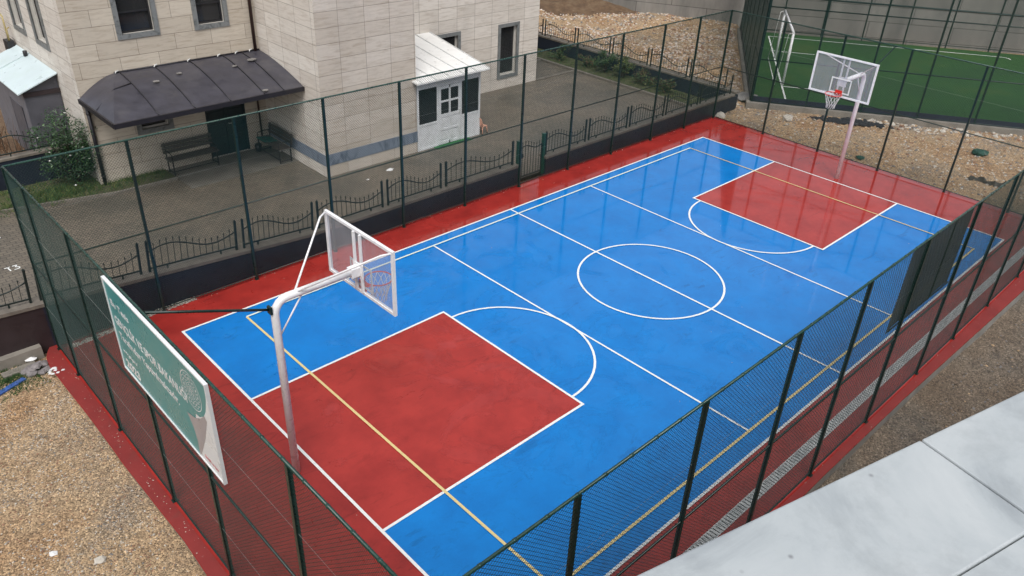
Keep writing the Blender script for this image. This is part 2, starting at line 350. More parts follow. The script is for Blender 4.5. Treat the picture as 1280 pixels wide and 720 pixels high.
s=MB(); s.prism([(-40,6.36),(12.98,6.36),(12.98,60),(-40,60)],-.06,0); struct(s,'paved_street',M['paving'])
s=MB(); s.box(-6.15,-2.76,11.6,13.3,0,.02); struct(s,'concrete_apron',M['apron'])
s=MB(); s.prism([(-30,13.35),(-10.6,13.2),(-7.9,12.55),(-6.2,12.5),(-6.2,13.3),(-8.02,13.3),(-8.02,14.5),(-30,14.5)],0.0,.05); struct(s,'weedy_verge',M['soil'])
s=MB()
pts=[(-30,13.32),(-10.6,13.17),(-7.9,12.52),(-6.2,12.47)]
for a,b in zip(pts,pts[1:]): s.bar((*a,.03),(*b,.03),.08,.10)
struct(s,'verge_kerb',M['cap'])
s=MB(); s.prism([(-30,14.7),(-8.02,14.7),(-8.02,40),(-30,40)],.2,.30); struct(s,'brown_back_yard_soil',M['brownsoil'])
s=MB(); s.box(11.75,12.98,6.5,40,0,.05); struct(s,'planted_verge',M['soil'])
s=MB(); s.box(11.63,11.75,6.5,40,0,.09); struct(s,'planted_verge_kerb',M['cap'])
s=MB(); s.box(9.33,11.6,13.2,13.32,0,.05); s.box(9.33,11.6,15.2,15.35,0,.08); struct(s,'drain_kerb',M['cap'])

# court
XB,XF,FL,FN,H=-11.46,11.41,5.94,-5.93,3.9
out=[(-11.60,-6.20),(-9,-6.15),(-3,-6.10),(0.2,-6.12),(6.3,-6.26),(11.62,-6.34),(11.62,6.12),(-11.60,6.12),(-11.68,5.98),(-11.76,5.78),(-11.795,5.5),(-11.79,5.1),(-11.775,4.3),(-11.755,3.5),(-11.75,2.5),(-11.755,1.9),(-11.735,1.2),(-11.72,.5),(-11.695,-.3),(-11.72,-1.1),(-11.70,-2.4),(-11.68,-4.2)]
s=MB(); s.prism(out,-.035,0); struct(s,'court_surround',M['red'])
s=MB(); s.prism([(p[0]*.999,p[1]*.998) for p in out],-.45,-.036); struct(s,'court_slab',M['concrete'])
Ln,Lf,Wl,Wr=-9.38,9.33,4.95,-4.97
near=[(-9.42,4.90),(-9.35,-4.97)]
s=MB(); s.prism([(Ln,Wr),(Lf,Wr),(Lf,Wl),(Ln,Wl)],-.01,.004); struct(s,'court_blue_area',M['blue'])
s=MB(); KN,KF=-4.76,4.77
s.face([(Ln,-2.12,.008),(KN,-2.10,.008),(KN,2.06,.008),(Ln,2.04,.008)]); s.face([(KF,-1.99,.008),(Lf,-1.99,.008),(Lf,2.12,.008),(KF,2.12,.008)]); struct(s,'court_red_key_areas',M['redkey'])
def strip(mb,pts,w,z,closed=False):
    n=len(pts); L=[];Rr=[]
    for i,p in enumerate(pts):
        p=Vector(p)
        a=Vector(pts[i-1]) if (i>0 or closed) else None; b=Vector(pts[(i+1)%n]) if (i<n-1 or closed) else None
        d1=(p-a).normalized() if a is not None else None; d2=(b-p).normalized() if b is not None else None
        if d1 is None: d1=d2
        if d2 is None: d2=d1
        n1=Vector((-d1.y,d1.x)); n2=Vector((-d2.y,d2.x)); m=(n1+n2).normalized(); k=w/2/max(.3,m.dot(n1))
        L.append(p+m*k); Rr.append(p-m*k)
    for i in range(n if closed else n-1):
        j=(i+1)%n; mb.face([(*Rr[i],z),(*Rr[j],z),(*L[j],z),(*L[i],z)])
s=MB(); w=.05
strip(s,[(Ln,Wl),(Ln,Wr),(Lf,Wr),(Lf,Wl)],w,.014,True)
for pts in ([(Ln,2.04),(KN,2.06),(KN,-2.10),(Ln,-2.12)],[(Lf,2.12),(KF,2.12),(KF,-1.99),(Lf,-1.99)]): strip(s,pts,w,.0165)
strip(s,[(0,Wl),(0,Wr)],w,.0165)
strip(s,[(-3,4.59),(-3,-4.62)],w*.9,.0165); strip(s,[(3,4.59),(3,-4.62)],w*.9,.0165)
strip(s,[(1.755*math.cos(t*math.pi/40),1.755*math.sin(t*math.pi/40)) for t in range(80)],w,.019,True)
strip(s,[(KN+1.78*math.sin(t*math.pi/30),-.02+1.80*math.cos(t*math.pi/30)) for t in range(31)],w,.019)
strip(s,[(KF-1.78*math.sin(t*math.pi/30),.07+1.80*math.cos(t*math.pi/30)) for t in range(31)],w,.019)
struct(s,'white_court_lines',M['white_line'])
s=MB(); strip(s,[(-8.12,4.62),(-8.14,-4.62)],w,.0215); strip(s,[(8.07,4.6),(8.07,-4.63)],w*.8,.0215); strip(s,[(-8.14,-4.62),(8.07,-4.63)],w,.024)
struct(s,'yellow_court_lines',M['yellow_line'])
s=MB(); strip(s,[(-8.12,4.62),(8.07,4.6)],w,.024); struct(s,'cream_court_line',M['cream_line'])

n=N('weathered_red_kerb_paint'); wr=n.noise(9,7,.75); cc=n.ramp(n.noise(1.5,5,.65),[(.3,(.20,.024,.022)),(.7,(.27,.034,.030))])
cc=n.mix(n.ramp(wr,[(.62,0.),(.70,.8)]),cc,(.42,.30,.26)); cc=n.mix(n.ramp(n.noise(2.4,6,.7),[(.55,0.),(.75,.45)]),cc,(.13,.05,.04))
M['kerbred']=n.set(cc,.5,0,n.bump(n.noise(30,5),.4,.006))
s=MB()
left=[p for p in out if p[0]<-11.5]; a=left[0]
L2=[p for p in left[1:] if p[1]<=6.12]+[left[0]]
for p,q in zip(L2,L2[1:]):
    if q[1]<-6: q=(q[0],-6.2)
    s.face([(p[0]+.004,p[1],.003),(q[0]+.004,q[1],.003),(XB-.035,q[1],.003),(XB-.035,p[1],.003)])
N2=[(-11.59,-6.20),(-9,-6.15),(-3,-6.10),(0.2,-6.12),(6.3,-6.26),(11.6,-6.34)]
for p,q in zip(N2,N2[1:]): s.face([(max(p[0],XB-.034),p[1]+.004,.003),(q[0],q[1]+.004,.003),(q[0],FN-.035,.003),(max(p[0],XB-.034),FN-.035,.003)])
struct(s,'weathered_red_kerb',M['kerbred'])
# drain channel along the near side
t=thing('drain_grate','pale slotted steel drain channel let into the red strip inside the building-side fence','drain',(0,-5.56,0))
s=MB(); s.box(-11.0,11.2,-.085,-.068,.0,.012); s.box(-11.0,11.2,.068,.085,.0,.012); s.build('frame',M['grating'],t)
s=MB()
x=-10.98
while x<11.18: s.box(x,x+.058,-.068,.068,.002,.010); x+=.078
s.build('grating',M['grating'],t)
s=MB(); s.box(-11.0,11.2,-.068,.068,-.01,.0015); s.build('channel',M['black'],t)

# ------------------------------------------------------------------ chain-link fences
def wires(mb,L,z0,z1,p=.062,r=.0026):
    h=z1-z0; k=-h
    while k<L:
        for sgn in (1,-1):
            # line u=k+t (up) ; mirrored for sgn -1
            t0=max(0,-k); t1=min(h,L-k)
            if t1-t0>.01:
                a=(k+t0,z0+t0); b=(k+t1,z0+t1)
                if sgn<0: a=(a[0],z0+z1-a[1]); b=(b[0],z0+z1-b[1])
                off=.002*sgn
                mb.tube([(a[0],off,a[1]),(b[0],off,b[1])],r,4,cap=False,smooth=False)
        k+=p
def court_fence(name_label,o,ang,L,posts,side,zrails=(.09,1.93),H=3.9,p=.060,r=.0026,tr=.019):
    # local x along the fence; post list in local coordinate
    t=thing('chain_link_fence',name_label,'fence',o,ang)
    s=MB(); wires(s,L,.05,H,p,r); s.build('wire_mesh',M['mesh'],t)
    s=MB(); s.tube([(0,0,H),(L,0,H)],tr,8)
    # tie wires wrapped round the rail
    x=.2
    while x<L: s.tube([(x-.02,0,H),(x+.02,0,H)],tr+.003,6); x+=.42
    s.build('top_rail',M['rail'],t)
    s=MB(); s.tube([(0,0,zrails[1]),(L,0,zrails[1])],.017,6); s.build('middle_rail',M['green'],t)
    s=MB(); s.tube([(0,0,zrails[0]),(L,0,zrails[0])],.014,6); s.build('bottom_rail',M['green'],t)
    s=MB()
    s.tube([(0,.006,1.02),(L,.006,1.02)],.0014,4,cap=False); s.build('tension_wire',M['tension'],t)
    s=MB(); s.tube([(0,.006,2.92),(L,.006,2.92)],.0014,4,cap=False); s.build('tension_wire',M['tension'],t)
    for q in posts:
        s=MB(); y=-.0; s.box(q-.027,q+.027,y-.027,y+.027,0,H-.01); s.box(q-.045,q+.045,y-.045,y+.045,0,.010)
        s.build('post',M['green'],t)
    return t
# long side towards the stone building (posts along +x)
court_fence('long dark green chain-link fence between the court and the stone building',(XB,FL,0),0,XF-XB,[p-XB for p in (-11.46,-9.35,-7.18,-5.05,-2.94,-.82,1.29,3.41,5.5,7.6,9.55,11.41)],1)
court_fence('dark green chain-link fence behind the far hoop, beside the earth strip',(XF,FN,0),R(90),FL-FN,[p-FN for p in (-4.4,-2.55,-.41,1.71,3.83)],1,zrails=(.07,1.93))
court_fence('long dark green chain-link fence along the drain, nearest the white marble coping',(XB,FN,0),0,XF-XB,[p-XB for p in (-11.46,-9.56,-7.38,-5.23,-3.18,-1.07,1.22,3.17,5.26,7.37,9.4,11.41)],1,zrails=(.07,1.93))
fb=court_fence('dark green chain-link fence carrying the teal sign, beside the gravel',(XB,FN,0),R(90),FL-FN,[p-FN for p in (-3.73,-1.38,.56,2.77,4.84)],1,zrails=(.07,1.98))

# ------------------------------------------------------------------ hoops
def hoop(label,loc,rz,group):
    t=thing('basketball_hoop',label,'basketball hoop',loc,rz,group)   # local +x points over the court
    top=3.36
    path=[(0,0,.0),(0,0,top-.25)]+[(.22*(1-math.cos(a)),0,top-.25+.25*math.sin(a)) for a in [R(k) for k in (18,36,54,72,90)]]+[(1.34,0,top)]
    s=MB(); s.tube(path,.062,16); s.build('pole',M['whitesteel'],t)
    bx=1.50; z0,z1,hw=2.93,4.04,.91
    b=MB(); fw=.045
    b.box(bx-.025,bx+.025,-hw,hw,z0,z0+fw); b.box(bx-.025,bx+.025,-hw,hw,z1-fw,z1)
    b.box(bx-.025,bx+.025,-hw,-hw+fw,z0+fw,z1-fw); b.box(bx-.025,bx+.025,hw-fw,hw,z0+fw,z1-fw)
    bb=MB(); bb.box(bx-.006,bx+.006,-hw+fw,hw-fw,z0+fw,z1-fw); board=bb.build('backboard',M['poly'],t)
    b.build('backboard_frame',M['whitesteel'],board)
    q=MB()
    for yy in (-.085,.085): q.box(bx-.05,bx-.012,yy-.018,yy+.018,z0+fw,z1-fw)
    q.build('backboard_stiffener',M['whitesteel'],board)
    m=MB(); xa,xb=bx+.008,bx+.013; lw=.035; a0,a1=z0+.10,z0+.52; hy=.30
    m.box(xa,xb,-hy,hy,a1-lw,a1); m.box(xa,xb,-hy,hy,a0,a0+lw); m.box(xa,xb,-hy,-hy+lw,a0+lw,a1-lw); m.box(xa,xb,hy-lw,hy,a0+lw,a1-lw)
    m.build('target_square',M['white_line'],board)
    s=MB(); s.box(1.30,bx-.05,-.07,.07,top-.08,top+.07); s.box(bx-.05,bx-.03,-.13,.13,top-.14,top+.12); s.build('mounting_bracket',M['whitesteel'],t)
    # rim
    rz_=3.06; rc=bx+.10+.225
    r=MB(); r.tube([(rc+.225*math.cos(2*math.pi*k/28),.225*math.sin(2*math.pi*k/28),rz_) for k in range(28)],.011,8,closed=True)
    r.box(bx+.014,bx+.03,-.10,.10,rz_-.10,rz_+.06); r.tube([(bx+.02,-.08,rz_-.01),(rc-.16,-.14,rz_-.005)],.009,6); r.tube([(bx+.02,.08,rz_-.01),(rc-.16,.14,rz_-.005)],.009,6)
    r.box(bx+.03,rc-.22,-.07,.07,rz_-.02,rz_+.005)
    rim=r.build('rim',M['rimred'],t)
    nt=MB(); K=12
    def np_(k,l): 
        rr=[.22,.19,.155,.125,.115][l]; a=2*math.pi*(k+.5*(l%2))/K; return (rc+rr*math.cos(a),rr*math.sin(a),rz_-[0,.10,.20,.30,.40][l])
    for k in range(K):
        for l in range(4):
            nt.tube([np_(k,l),np_(k,l+1)],.005,4,cap=False); nt.tube([np_(k,l),np_(k-1 if l%2==0 else k+1,l+1)],.005,4,cap=False)
    nt.build('net',M['net'],rim)
    for sg in (-1,1):
        s=MB(); s.tube([(.38,sg*.03,top+.04),(bx-.16,sg*(hw-.10),z1-.05),(bx-.03,sg*(hw-.03),z1-.03)],.016,8); s.build('strut',M['whitesteel'],t)
    s=MB(); s.tube([(.04,0,top-.62),(.48,0,top-.03)],.014,8); s.build('brace',M['whitesteel'],t)
    s=MB(); s.tube([(-.05,0,top-.12),(-1.74,0,3.90)],.020,8); s.box(-.085,-.05,-.05,.05,top-.18,top-.06); s.build('tie_bar',M['green'],t)
    return t
hp=hoop('white bent-pole basketball hoop nearest the teal sign, its clear board seen from behind',(-9.70,-.14,0),0,'basketball hoops at the two ends of the court')
h2=copy_tree(hp); h2.location=(9.70,.12,0); h2.rotation_euler=(0,0,math.pi)
h2['label']='white bent-pole basketball hoop at the far end, its red rim and net facing the camera'

# ------------------------------------------------------------------ teal sign on the fence
t=thing('banner_sign','teal ministry sign board with white lettering and a turned corner, tied outside the near fence','sign',(XB-.055,1.06,2.40),R(-90))   # local x = along the sign to the right when seen from outside, faces local -y
W_,H_=3.09,1.50
# local frame: +x -> world -y ; +y -> world +x ; so the outside face is -y
s=MB(); s.box(0,W_,-.012,.012,0,H_); pan=s.build('panel',M['teal'],t)
s=MB(); e=.022
s.box(-e,W_+e,-.026,.02,-e,0); s.box(-e,W_+e,-.026,.02,H_,H_+e); s.box(-e,0,-.026,.02,0,H_); s.box(W_,W_+e,-.026,.02,0,H_); s.build('frame',M['signwhite'],t)
def flat(mb,poly,y): mb.face([(p[0],y,p[1]) for p in poly])
s=MB(); flat(s,[(2.44,.0),(3.08,0),(3.08,1.44),(3.04,1.25),(2.96,1.04),(2.86,.90),(2.72,.80),(2.60,.78),(2.52,.5)],-.014); s.build('white_corner',M['signwhite'],pan)
s=MB(); flat(s,[(2.44,.0),(2.50,.05),(2.74,.45),(2.93,.86),(2.88,.92),(2.72,.78),(2.55,.68),(2.30,.62),(2.42,.45),(2.46,.25)],-.0155); s.build('turned_page',M['foldgrey'],pan)
def lettering(txt,x,z,size,mat,parent,width=None,name='lettering',y=-.0145,bold=0):
    cu=bpy.data.curves.new('t','FONT'); cu.body=txt; cu.size=size; cu.extrude=.0008; cu.offset=bold
    o=bpy.data.objects.new('t',cu); col.objects.link(o)
    dg=bpy.context.evaluated_depsgraph_get(); me=bpy.data.meshes.new_from_object(o.evaluated_get(dg)); bpy.data.objects.remove(o)
    xs=[v.co.x for v in me.vertices]; k=(width/(max(xs)-min(xs))) if width else 1
    for v in me.vertices: v.co=Vector((x+(v.co.x-min(xs))*k, y-v.co.z, z+v.co.y))
    me.materials.clear(); me.materials.append(mat)
    o=bpy.data.objects.new(name,me); col.objects.link(o); o.parent=parent; return o
lettering('Bu Tesis',.10,1.12,.155,M['signwhite'],pan,.62,bold=.002)
lettering('GENÇLİK VE SPOR BAKANLIĞI',.10,.82,.20,M['signwhite'],pan,2.30,bold=.004)
lettering('Tarafından Yaptırılmaktadır.',.13,.58,.17,M['signwhite'],pan,1.95,bold=.003)
lettering('www.gsb.gov.tr',.12,.34,.08,M['signwhite'],pan,.5)
lettering('2023',.11,.08,.20,M['signwhite'],pan,.50,bold=.006)
lettering('Gençlik ve Spor',2.62,.10,.06,M['printred'],pan,.38,y=-.0175)
s=MB(); c=(2.60,1.13)
def ring(r0,r1,c=c,y=-.0145,n=40,a0=0,a1=360):
    for k in range(n):
        a=R(a0+(a1-a0)*k/n); b=R(a0+(a1-a0)*(k+1)/n)
        flat(s,[(c[0]+r0*math.cos(a),c[1]+r0*math.sin(a)),(c[0]+r1*math.cos(a),c[1]+r1*math.sin(a)),(c[0]+r1*math.cos(b),c[1]+r1*math.sin(b)),(c[0]+r0*math.cos(b),c[1]+r0*math.sin(b))],y)
ring(.262,.275); ring(.105,.113)
for k in range(12):
    a=R(30*k); q=(c[0]+.185*math.cos(a),c[1]+.185*math.sin(a)); ring(.048,.056,q,n=12); ring(.0,.018,q,n=8)
for k in range(6): ring(.03,.038,(c[0]+.05*math.cos(R(60*k)),c[1]+.05*math.sin(R(60*k))),n=12)
s.build('emblem',M['signwhite'],pan)

# dark banner seen from behind on the near fence
t=thing('fabric_banner','dark grey banner hung inside the building-side fence, seen from its back','banner',(-1.46,-5.865,0))
s=MB(); nn=16
P=[];L=2.66
for i in range(nn+1):
    u=i/nn; P.append((u*L,.012*math.sin(u*9),2.2-.02*u-(.06 if i==0 else 0),3.74+.04*u))
for i in range(nn):
    a,b=P[i],P[i+1]; s.hexa([(a[0],a[1]-.004,a[2]),(b[0],b[1]-.004,b[2]),(b[0],b[1]+.004,b[2]),(a[0],a[1]+.004,a[2]),(a[0],a[1]-.004,a[3]),(b[0],b[1]-.004,b[3]),(b[0],b[1]+.004,b[3]),(a[0],a[1]+.004,a[3])])
s.build('fabric',BF,t)
s=MB(); s.bar((1.75,-.02,2.2),(1.75,-.02,3.76),.025); s.bar((0,-.02,2.2),(L,-.02,2.19),.02); s.build('frame',M['black'],t)

# ------------------------------------------------------------------ low walls with wrought iron
def ztop(x): return .52+max(0,(-5.6-x))*.068
t=thing('low_wall','long dark painted low wall with a grey cap behind the court fence','wall')
s=MB(); s.hexa([(-30,6.13,-.4),(1.42,6.13,-.4),(1.42,6.34,-.4),(-30,6.34,-.4),(-30,6.13,2.2),(-5.6,6.13,.52),(-5.6,6.34,.52),(-30,6.34,2.2)][0:0] or [(-5.6,6.13,-.4),(1.42,6.13,-.4),(1.42,6.34,-.4),(-5.6,6.34,-.4),(-5.6,6.13,.52),(1.42,6.13,.52),(1.42,6.34,.52),(-5.6,6.34,.52)])
s.hexa([(-11.5,6.13,-.4),(-5.6,6.13,-.4),(-5.6,6.34,-.4),(-11.5,6.34,-.4),(-11.5,6.13,ztop(-11.5)),(-5.6,6.13,.52),(-5.6,6.34,.52),(-11.5,6.34,ztop(-11.5))])
s.build('wall',M['darkwall'],t)
s=MB(); s.hexa([(-20,6.13,-.4),(-11.5,6.13,-.4),(-11.5,6.34,-.4),(-20,6.34,-.4),(-20,6.13,ztop(-20)),(-11.5,6.13,ztop(-11.5)),(-11.5,6.34,ztop(-11.5)),(-20,6.34,ztop(-20))]); s.build('brown_wall',M['brownwall'],t)
s=MB()
for a,b in ((-20,-5.6),(-5.6,1.45)):
    s.hexa([(a,6.10,ztop(a)),(b,6.10,ztop(b)),(b,6.40,ztop(b)),(a,6.40,ztop(a)),(a,6.10,ztop(a)+.07),(b,6.10,ztop(b)+.07),(b,6.40,ztop(b)+.07),(a,6.40,ztop(a)+.07)])
s.build('cap',M['cap'],t)
t=thing('low_wall','short dark low wall between the iron gate and the far fence corner','wall')
s=MB(); s.box(2.6,13.25,6.13,6.34,-.3,.50); s.build('wall',M['darkwall'],t)
s=MB(); s.box(2.57,12.98,6.10,6.40,.50,.57); s.build('cap',M['cap'],t)
t=thing('low_wall','dark low wall along the shrubs, running away from the court corner','wall')
s=MB(); s.box(13.0,13.25,6.345,40,-.3,.58); s.build('wall',M['darkwall'],t)
s=MB(); s.box(12.985,13.3,6.10,40,.582,.65); s.build('cap',M['cap'],t)
t=thing('low_wall','dark low wall behind the weedy verge, left of the rose bush','wall')
s=MB(); s.box(-30,-8.03,14.5,14.7,-.1,.86); s.build('wall',M['darkwall'],t)
s=MB(); s.box(-30,-8.03,14.47,14.73,.86,.92); s.build('cap',M['cap'],t)
# footing ledge beside the gravel
s=MB(); s.prism([(-20,5.86),(-11.75,5.98),(-11.75,6.128),(-20,6.128)],-.3,.16); tag(s.build('wall_footing',M['palekerb']),'rough tan concrete footing ledge under the brown wall, left of the court','footing')

def curveh(u): return .44+.13*math.sin(2*math.pi*u*1.0+.15)+.06*(u-.5)*0
def iron_panel(label,loc,rz,L=2.02,group='wrought iron panels on the low walls',n=13):
    t=thing('iron_fence_panel',label,'fence panel',loc,rz,group)
    for x in (.04,L-.04):
        s=MB(); s.box(x-.022,x+.022,-.022,.022,0,.70); s.box(x-.028,x+.028,-.028,.028,.70,.715); s.hexa([(x-.02,-.02,.715),(x+.02,-.02,.715),(x+.02,.02,.715),(x-.02,.02,.715),(x-.004,-.004,.75),(x+.004,-.004,.75),(x+.004,.004,.75),(x-.004,.004,.75)]); s.build('post',M['iron'],t)
    s=MB(); s.tube([(.04+(L-.08)*k/20,0,curveh(k/20)) for k in range(21)],.017,6); s.build('curved_rail',M['iron'],t)
    s=MB(); s.box(.06,L-.06,-.012,.012,.07,.10); s.box(.40,.43,-.015,.015,0,.07); s.box(L-.43,L-.40,-.015,.015,0,.07); s.build('bottom_rail',M['iron'],t)
    for k in range(n):
        u=(k+1)/(n+1); x=.04+(L-.08)*u; h=curveh(u)+.12
        s=MB(); s.bar((x,0,.085),(x,0,h),.011); s.tube([(x,0,h-.035),(x,0,h-.01),(x,0,h+.03)],[.008,.017,.001],4,cap=False,smooth=False); s.build('picket',M['iron'],t)
    return t
proto=iron_panel('wrought iron panel on the long low wall, directly left of the iron gate',(0,0,0),0)
first=True
def put(label,x,y,z,rz,sx=1.,tilt=0,name=None):
    global first
    o=proto if first else copy_tree(proto); first=False
    o.location=(x,y,z); o.rotation_euler=(0,tilt,rz); o.scale=(sx,1,1); o['label']=label
edges=[1.40,-.66,-1.36+.0]
L0=[(-.70,1.33),(-3.22+.0,-1.36),(-3.22,-1.36)]
spans=[(-.64,1.36),(-2.68,-.70)]
# pairs of posts measured on the photograph
pairs=[1.40,-1.33,-3.27,-5.35,-7.31,-9.45,-11.55,-13.65]
ordn=['directly left of the iron gate','second to the left of the iron gate','third to the left of the iron gate','fourth to the left of the iron gate','fifth to the left of the iron gate','sixth to the left of the iron gate, left of the long fence corner side','seventh left of the gate, above the brown wall']
ordn[5]='sixth to the left of the iron gate'
for i in range(7):
    b,a=pairs[i],pairs[i+1]; za=ztop(a)+.07; zb=ztop(b)+.07; gap=.10
    put('wavy iron panel on the long wall, '+ordn[i],a+gap/2,6.27,za,0,(b-a-gap)/2.02,-math.atan2(zb-za,b-a))
rp=[2.62,4.60,6.68,8.70,10.78,12.95]
on2=['directly right of the iron gate','second to the right of the iron gate','third to the right of the iron gate','fourth to the right of the iron gate','fifth, at the court corner']
for i in range(5): a,b=rp[i],rp[i+1]; put('wavy iron panel on the low wall, '+on2[i],a+.05,6.27,.57,0,(b-a-.1)/2.02)
rq=[6.62,8.45,10.45,12.52,14.58,16.62,18.65,20.7]
on3=['nearest the court corner','second from the court corner','third from the court corner','fourth from the court corner','fifth from the court corner','sixth from the court corner','seventh from the court corner']
for i in range(7): a,b=rq[i],rq[i+1]; put('wavy iron panel above the shrubs, '+on3[i],13.13,b-.05,.65,R(-90),(b-a-.1)/2.02)
ru=[-8.15,-10.2,-12.25]
on4=['just left of the rose bush','at the left edge of the view']
for i in range(2): b,a=ru[i],ru[i+1]; put('wavy iron panel before the grey shed, '+on4[i],a+.05,14.6,.92,0,(b-a-.1)/2.02)

# gate
t=thing('iron_gate','green and black wrought iron gate at court level in the gap of the low wall','gate',(1.50,6.24,0))
for x in (0,1.06):
    s=MB(); s.box(x-.045,x+.045,-.045,.045,0,1.27); s.box(x-.055,x+.055,-.055,.055,1.27,1.29); s.build('gate_post',M['irongreen'],t)
s=MB(); s.tube([(.06+.94*k/12,0,1.0+.07*math.sin(2*math.pi*k/12)) for k in range(13)],.017,6); s.box(.06,1.0,-.015,.015,.10,.135); s.box(.06,.09,-.015,.015,.135,1.0); s.box(.97,1.0,-.015,.015,.135,1.0); fr=s.build('gate_frame',M['iron'],t)
for k in range(7):
    x=.06+.94*(k+1)/8; h=1.13+.07*math.sin(2*math.pi*(k+1)/8); s=MB(); s.bar((x,0,.11),(x,0,h),.012); s.tube([(x,0,h-.03),(x,0,h),(x,0,h+.03)],[.008,.017,.001],4,cap=False); s.build('picket',M['iron'],t)
s=MB(); s.box(.10,.19,-.03,.03,.72,.86); s.tube([(.15,-.03,.80),(.15,-.08,.80),(.24,-.08,.80)],.010,6); s.build('latch',M['iron'],t)

# ------------------------------------------------------------------ stone building
BY=13.3; BX0,BX1=-8.02,9.33; TX0,TX1,TY=-2.76,.60,9.95; BH=8.5
bld=thing('stone_building','travertine-clad building with a projecting tower block and marble window surrounds','building',(0,0,0))
def wallquads(mb,u0,u1,z0,z1,holes,fn,depth=.18,mi=0,mr=1):
    # fn(u,z,d) -> point. holes (a,b,c,d)=u0,u1,z0,z1
    us=sorted({u0,u1,*[h[0] for h in holes],*[h[1] for h in holes]}); zs=sorted({z0,z1,*[h[2] for h in holes],*[h[3] for h in holes]})
    for i in range(len(us)-1):
        for j in range(len(zs)-1):
            cu=(us[i]+us[i+1])/2; cz=(zs[j]+zs[j+1])/2
            if any(h[0]<cu<h[1] and h[2]<cz<h[3] for h in holes): continue
            mb.face([fn(us[i],zs[j],0),fn(us[i+1],zs[j],0),fn(us[i+1],zs[j+1],0),fn(us[i],zs[j+1],0)],mi)
    for a,b,c,d in holes:
        mb.face([fn(a,c,0),fn(b,c,0),fn(b,c,depth),fn(a,c,depth)],mr); mb.face([fn(a,d,0),fn(a,d,depth),fn(b,d,depth),fn(b,d,0)],mr)
        mb.face([fn(a,c,0),fn(a,c,depth),fn(a,d,depth),fn(a,d,0)],mr); mb.face([fn(b,c,0),fn(b,d,0),fn(b,d,depth),fn(b,c,depth)],mr)
fnx=lambda Y:(lambda u,z,d:(u,Y+d,z))
fny=lambda X,sg:(lambda u,z,d:(X+sg*d,u,z))
SW=.13   # surround width
front=[(-6.62,-5.74,4.02,5.5),(-4.50,-3.72,4.00,5.5),(-6.62,-5.84,1.36,1.95),(-4.74,-3.46,.03,2.08),(7.25,8.12,.54,2.40),(4.14,5.10,1.55,2.42)]
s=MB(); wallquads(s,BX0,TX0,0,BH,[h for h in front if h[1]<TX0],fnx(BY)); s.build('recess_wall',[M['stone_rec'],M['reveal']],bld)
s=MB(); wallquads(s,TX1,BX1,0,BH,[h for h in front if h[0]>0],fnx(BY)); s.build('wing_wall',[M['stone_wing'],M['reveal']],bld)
lw=[(15.05,15.95,3.55,5.4),(17.1,18.0,3.55,5.4)]
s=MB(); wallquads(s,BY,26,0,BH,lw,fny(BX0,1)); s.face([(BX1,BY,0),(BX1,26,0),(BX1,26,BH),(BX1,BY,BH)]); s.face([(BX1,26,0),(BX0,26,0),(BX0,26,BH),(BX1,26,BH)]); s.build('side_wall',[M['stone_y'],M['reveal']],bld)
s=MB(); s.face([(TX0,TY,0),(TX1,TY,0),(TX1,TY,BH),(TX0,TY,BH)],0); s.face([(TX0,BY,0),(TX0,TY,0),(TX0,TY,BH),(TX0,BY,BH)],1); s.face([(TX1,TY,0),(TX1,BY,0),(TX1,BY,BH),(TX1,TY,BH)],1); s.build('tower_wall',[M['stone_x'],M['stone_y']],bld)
s=MB(); s.box(BX0-.15,BX1+.15,BY-.15,26.1,BH+.002,BH+.25); s.box(TX0-.15,TX1+.15,TY-.15,BY-.151,BH+.002,BH+.25); s.build('roof',M['concrete'],bld)
s=MB(); z0,z1=.35,.70
s.box(TX0-.012,TX1+.012,TY-.012,TY-.001,z0,z1); s.box(TX0-.012,TX0-.001,TY-.001,BY-.001,z0,z1); s.box(TX1+.001,TX1+.012,TY-.001,BY-.001,z0,z1); s.build('marble_band',M['bluemarble'],bld)
def window(h,fn,panes=1,sill=True,transom=False,cur=None):
    a,b,c,d=h; w=SW
    def bx(mb,u0,u1,z0,z1,d0,d1):
        P=[fn(u0,z0,d0),fn(u1,z0,d0),fn(u1,z0,d1),fn(u0,z0,d1),fn(u0,z1,d0),fn(u1,z1,d0),fn(u1,z1,d1),fn(u0,z1,d1)]; mb.hexa(P)
    s=MB(); bx(s,a-w,a,c-w,d+w,-.03,.02); bx(s,b,b+w,c-w,d+w,-.03,.02); bx(s,a,b,c-w,c,-.03,.02); bx(s,a,b,d,d+w,-.03,.02); wo=s.build('window',M['greymarble'],bld)
    s=MB(); f=.045; bx(s,a,a+f,c,d,.10,.14); bx(s,b-f,b,c,d,.10,.14); bx(s,a+f,b-f,c,c+f,.10,.14); bx(s,a+f,b-f,d-f,d,.10,.14)
    if transom: zz=c+(d-c)*.36; bx(s,a+f,b-f,zz-.02,zz+.02,.10,.14)
    if panes==2: m=(a+b)/2; bx(s,m-.02,m+.02,c+f,d-f,.10,.14)
    s.build('sash',M['reveal'] if not transom else M['black'],wo)
    s=MB(); bx(s,a,b,c,d,.15,.155); s.build('pane',M['glass'],wo)
    if cur:
        s=MB(); n_=18; c0=a+(b-a)*cur[0]; c1=a+(b-a)*cur[1]; zt=c+(d-c)*cur[2]
        for k in range(n_):
            u0=c0+(c1-c0)*k/n_; u1=c0+(c1-c0)*(k+1)/n_; q0=.215+.02*math.sin(k*1.9); q1=.215+.02*math.sin((k+1)*1.9)
            s.face([fn(u0,zt,q0),fn(u1,zt,q1),fn(u1,d,q1),fn(u0,d,q0)],0,True)
        s.build('curtain',M['curtain'],wo)
for i,h in enumerate(front):
    if i!=3: window(h,fnx(BY),transom=(i in (0,1)),cur=[(.55,1,.12),(0,.35,0),None,None,(0,.4,0),(.5,1,0)][i])
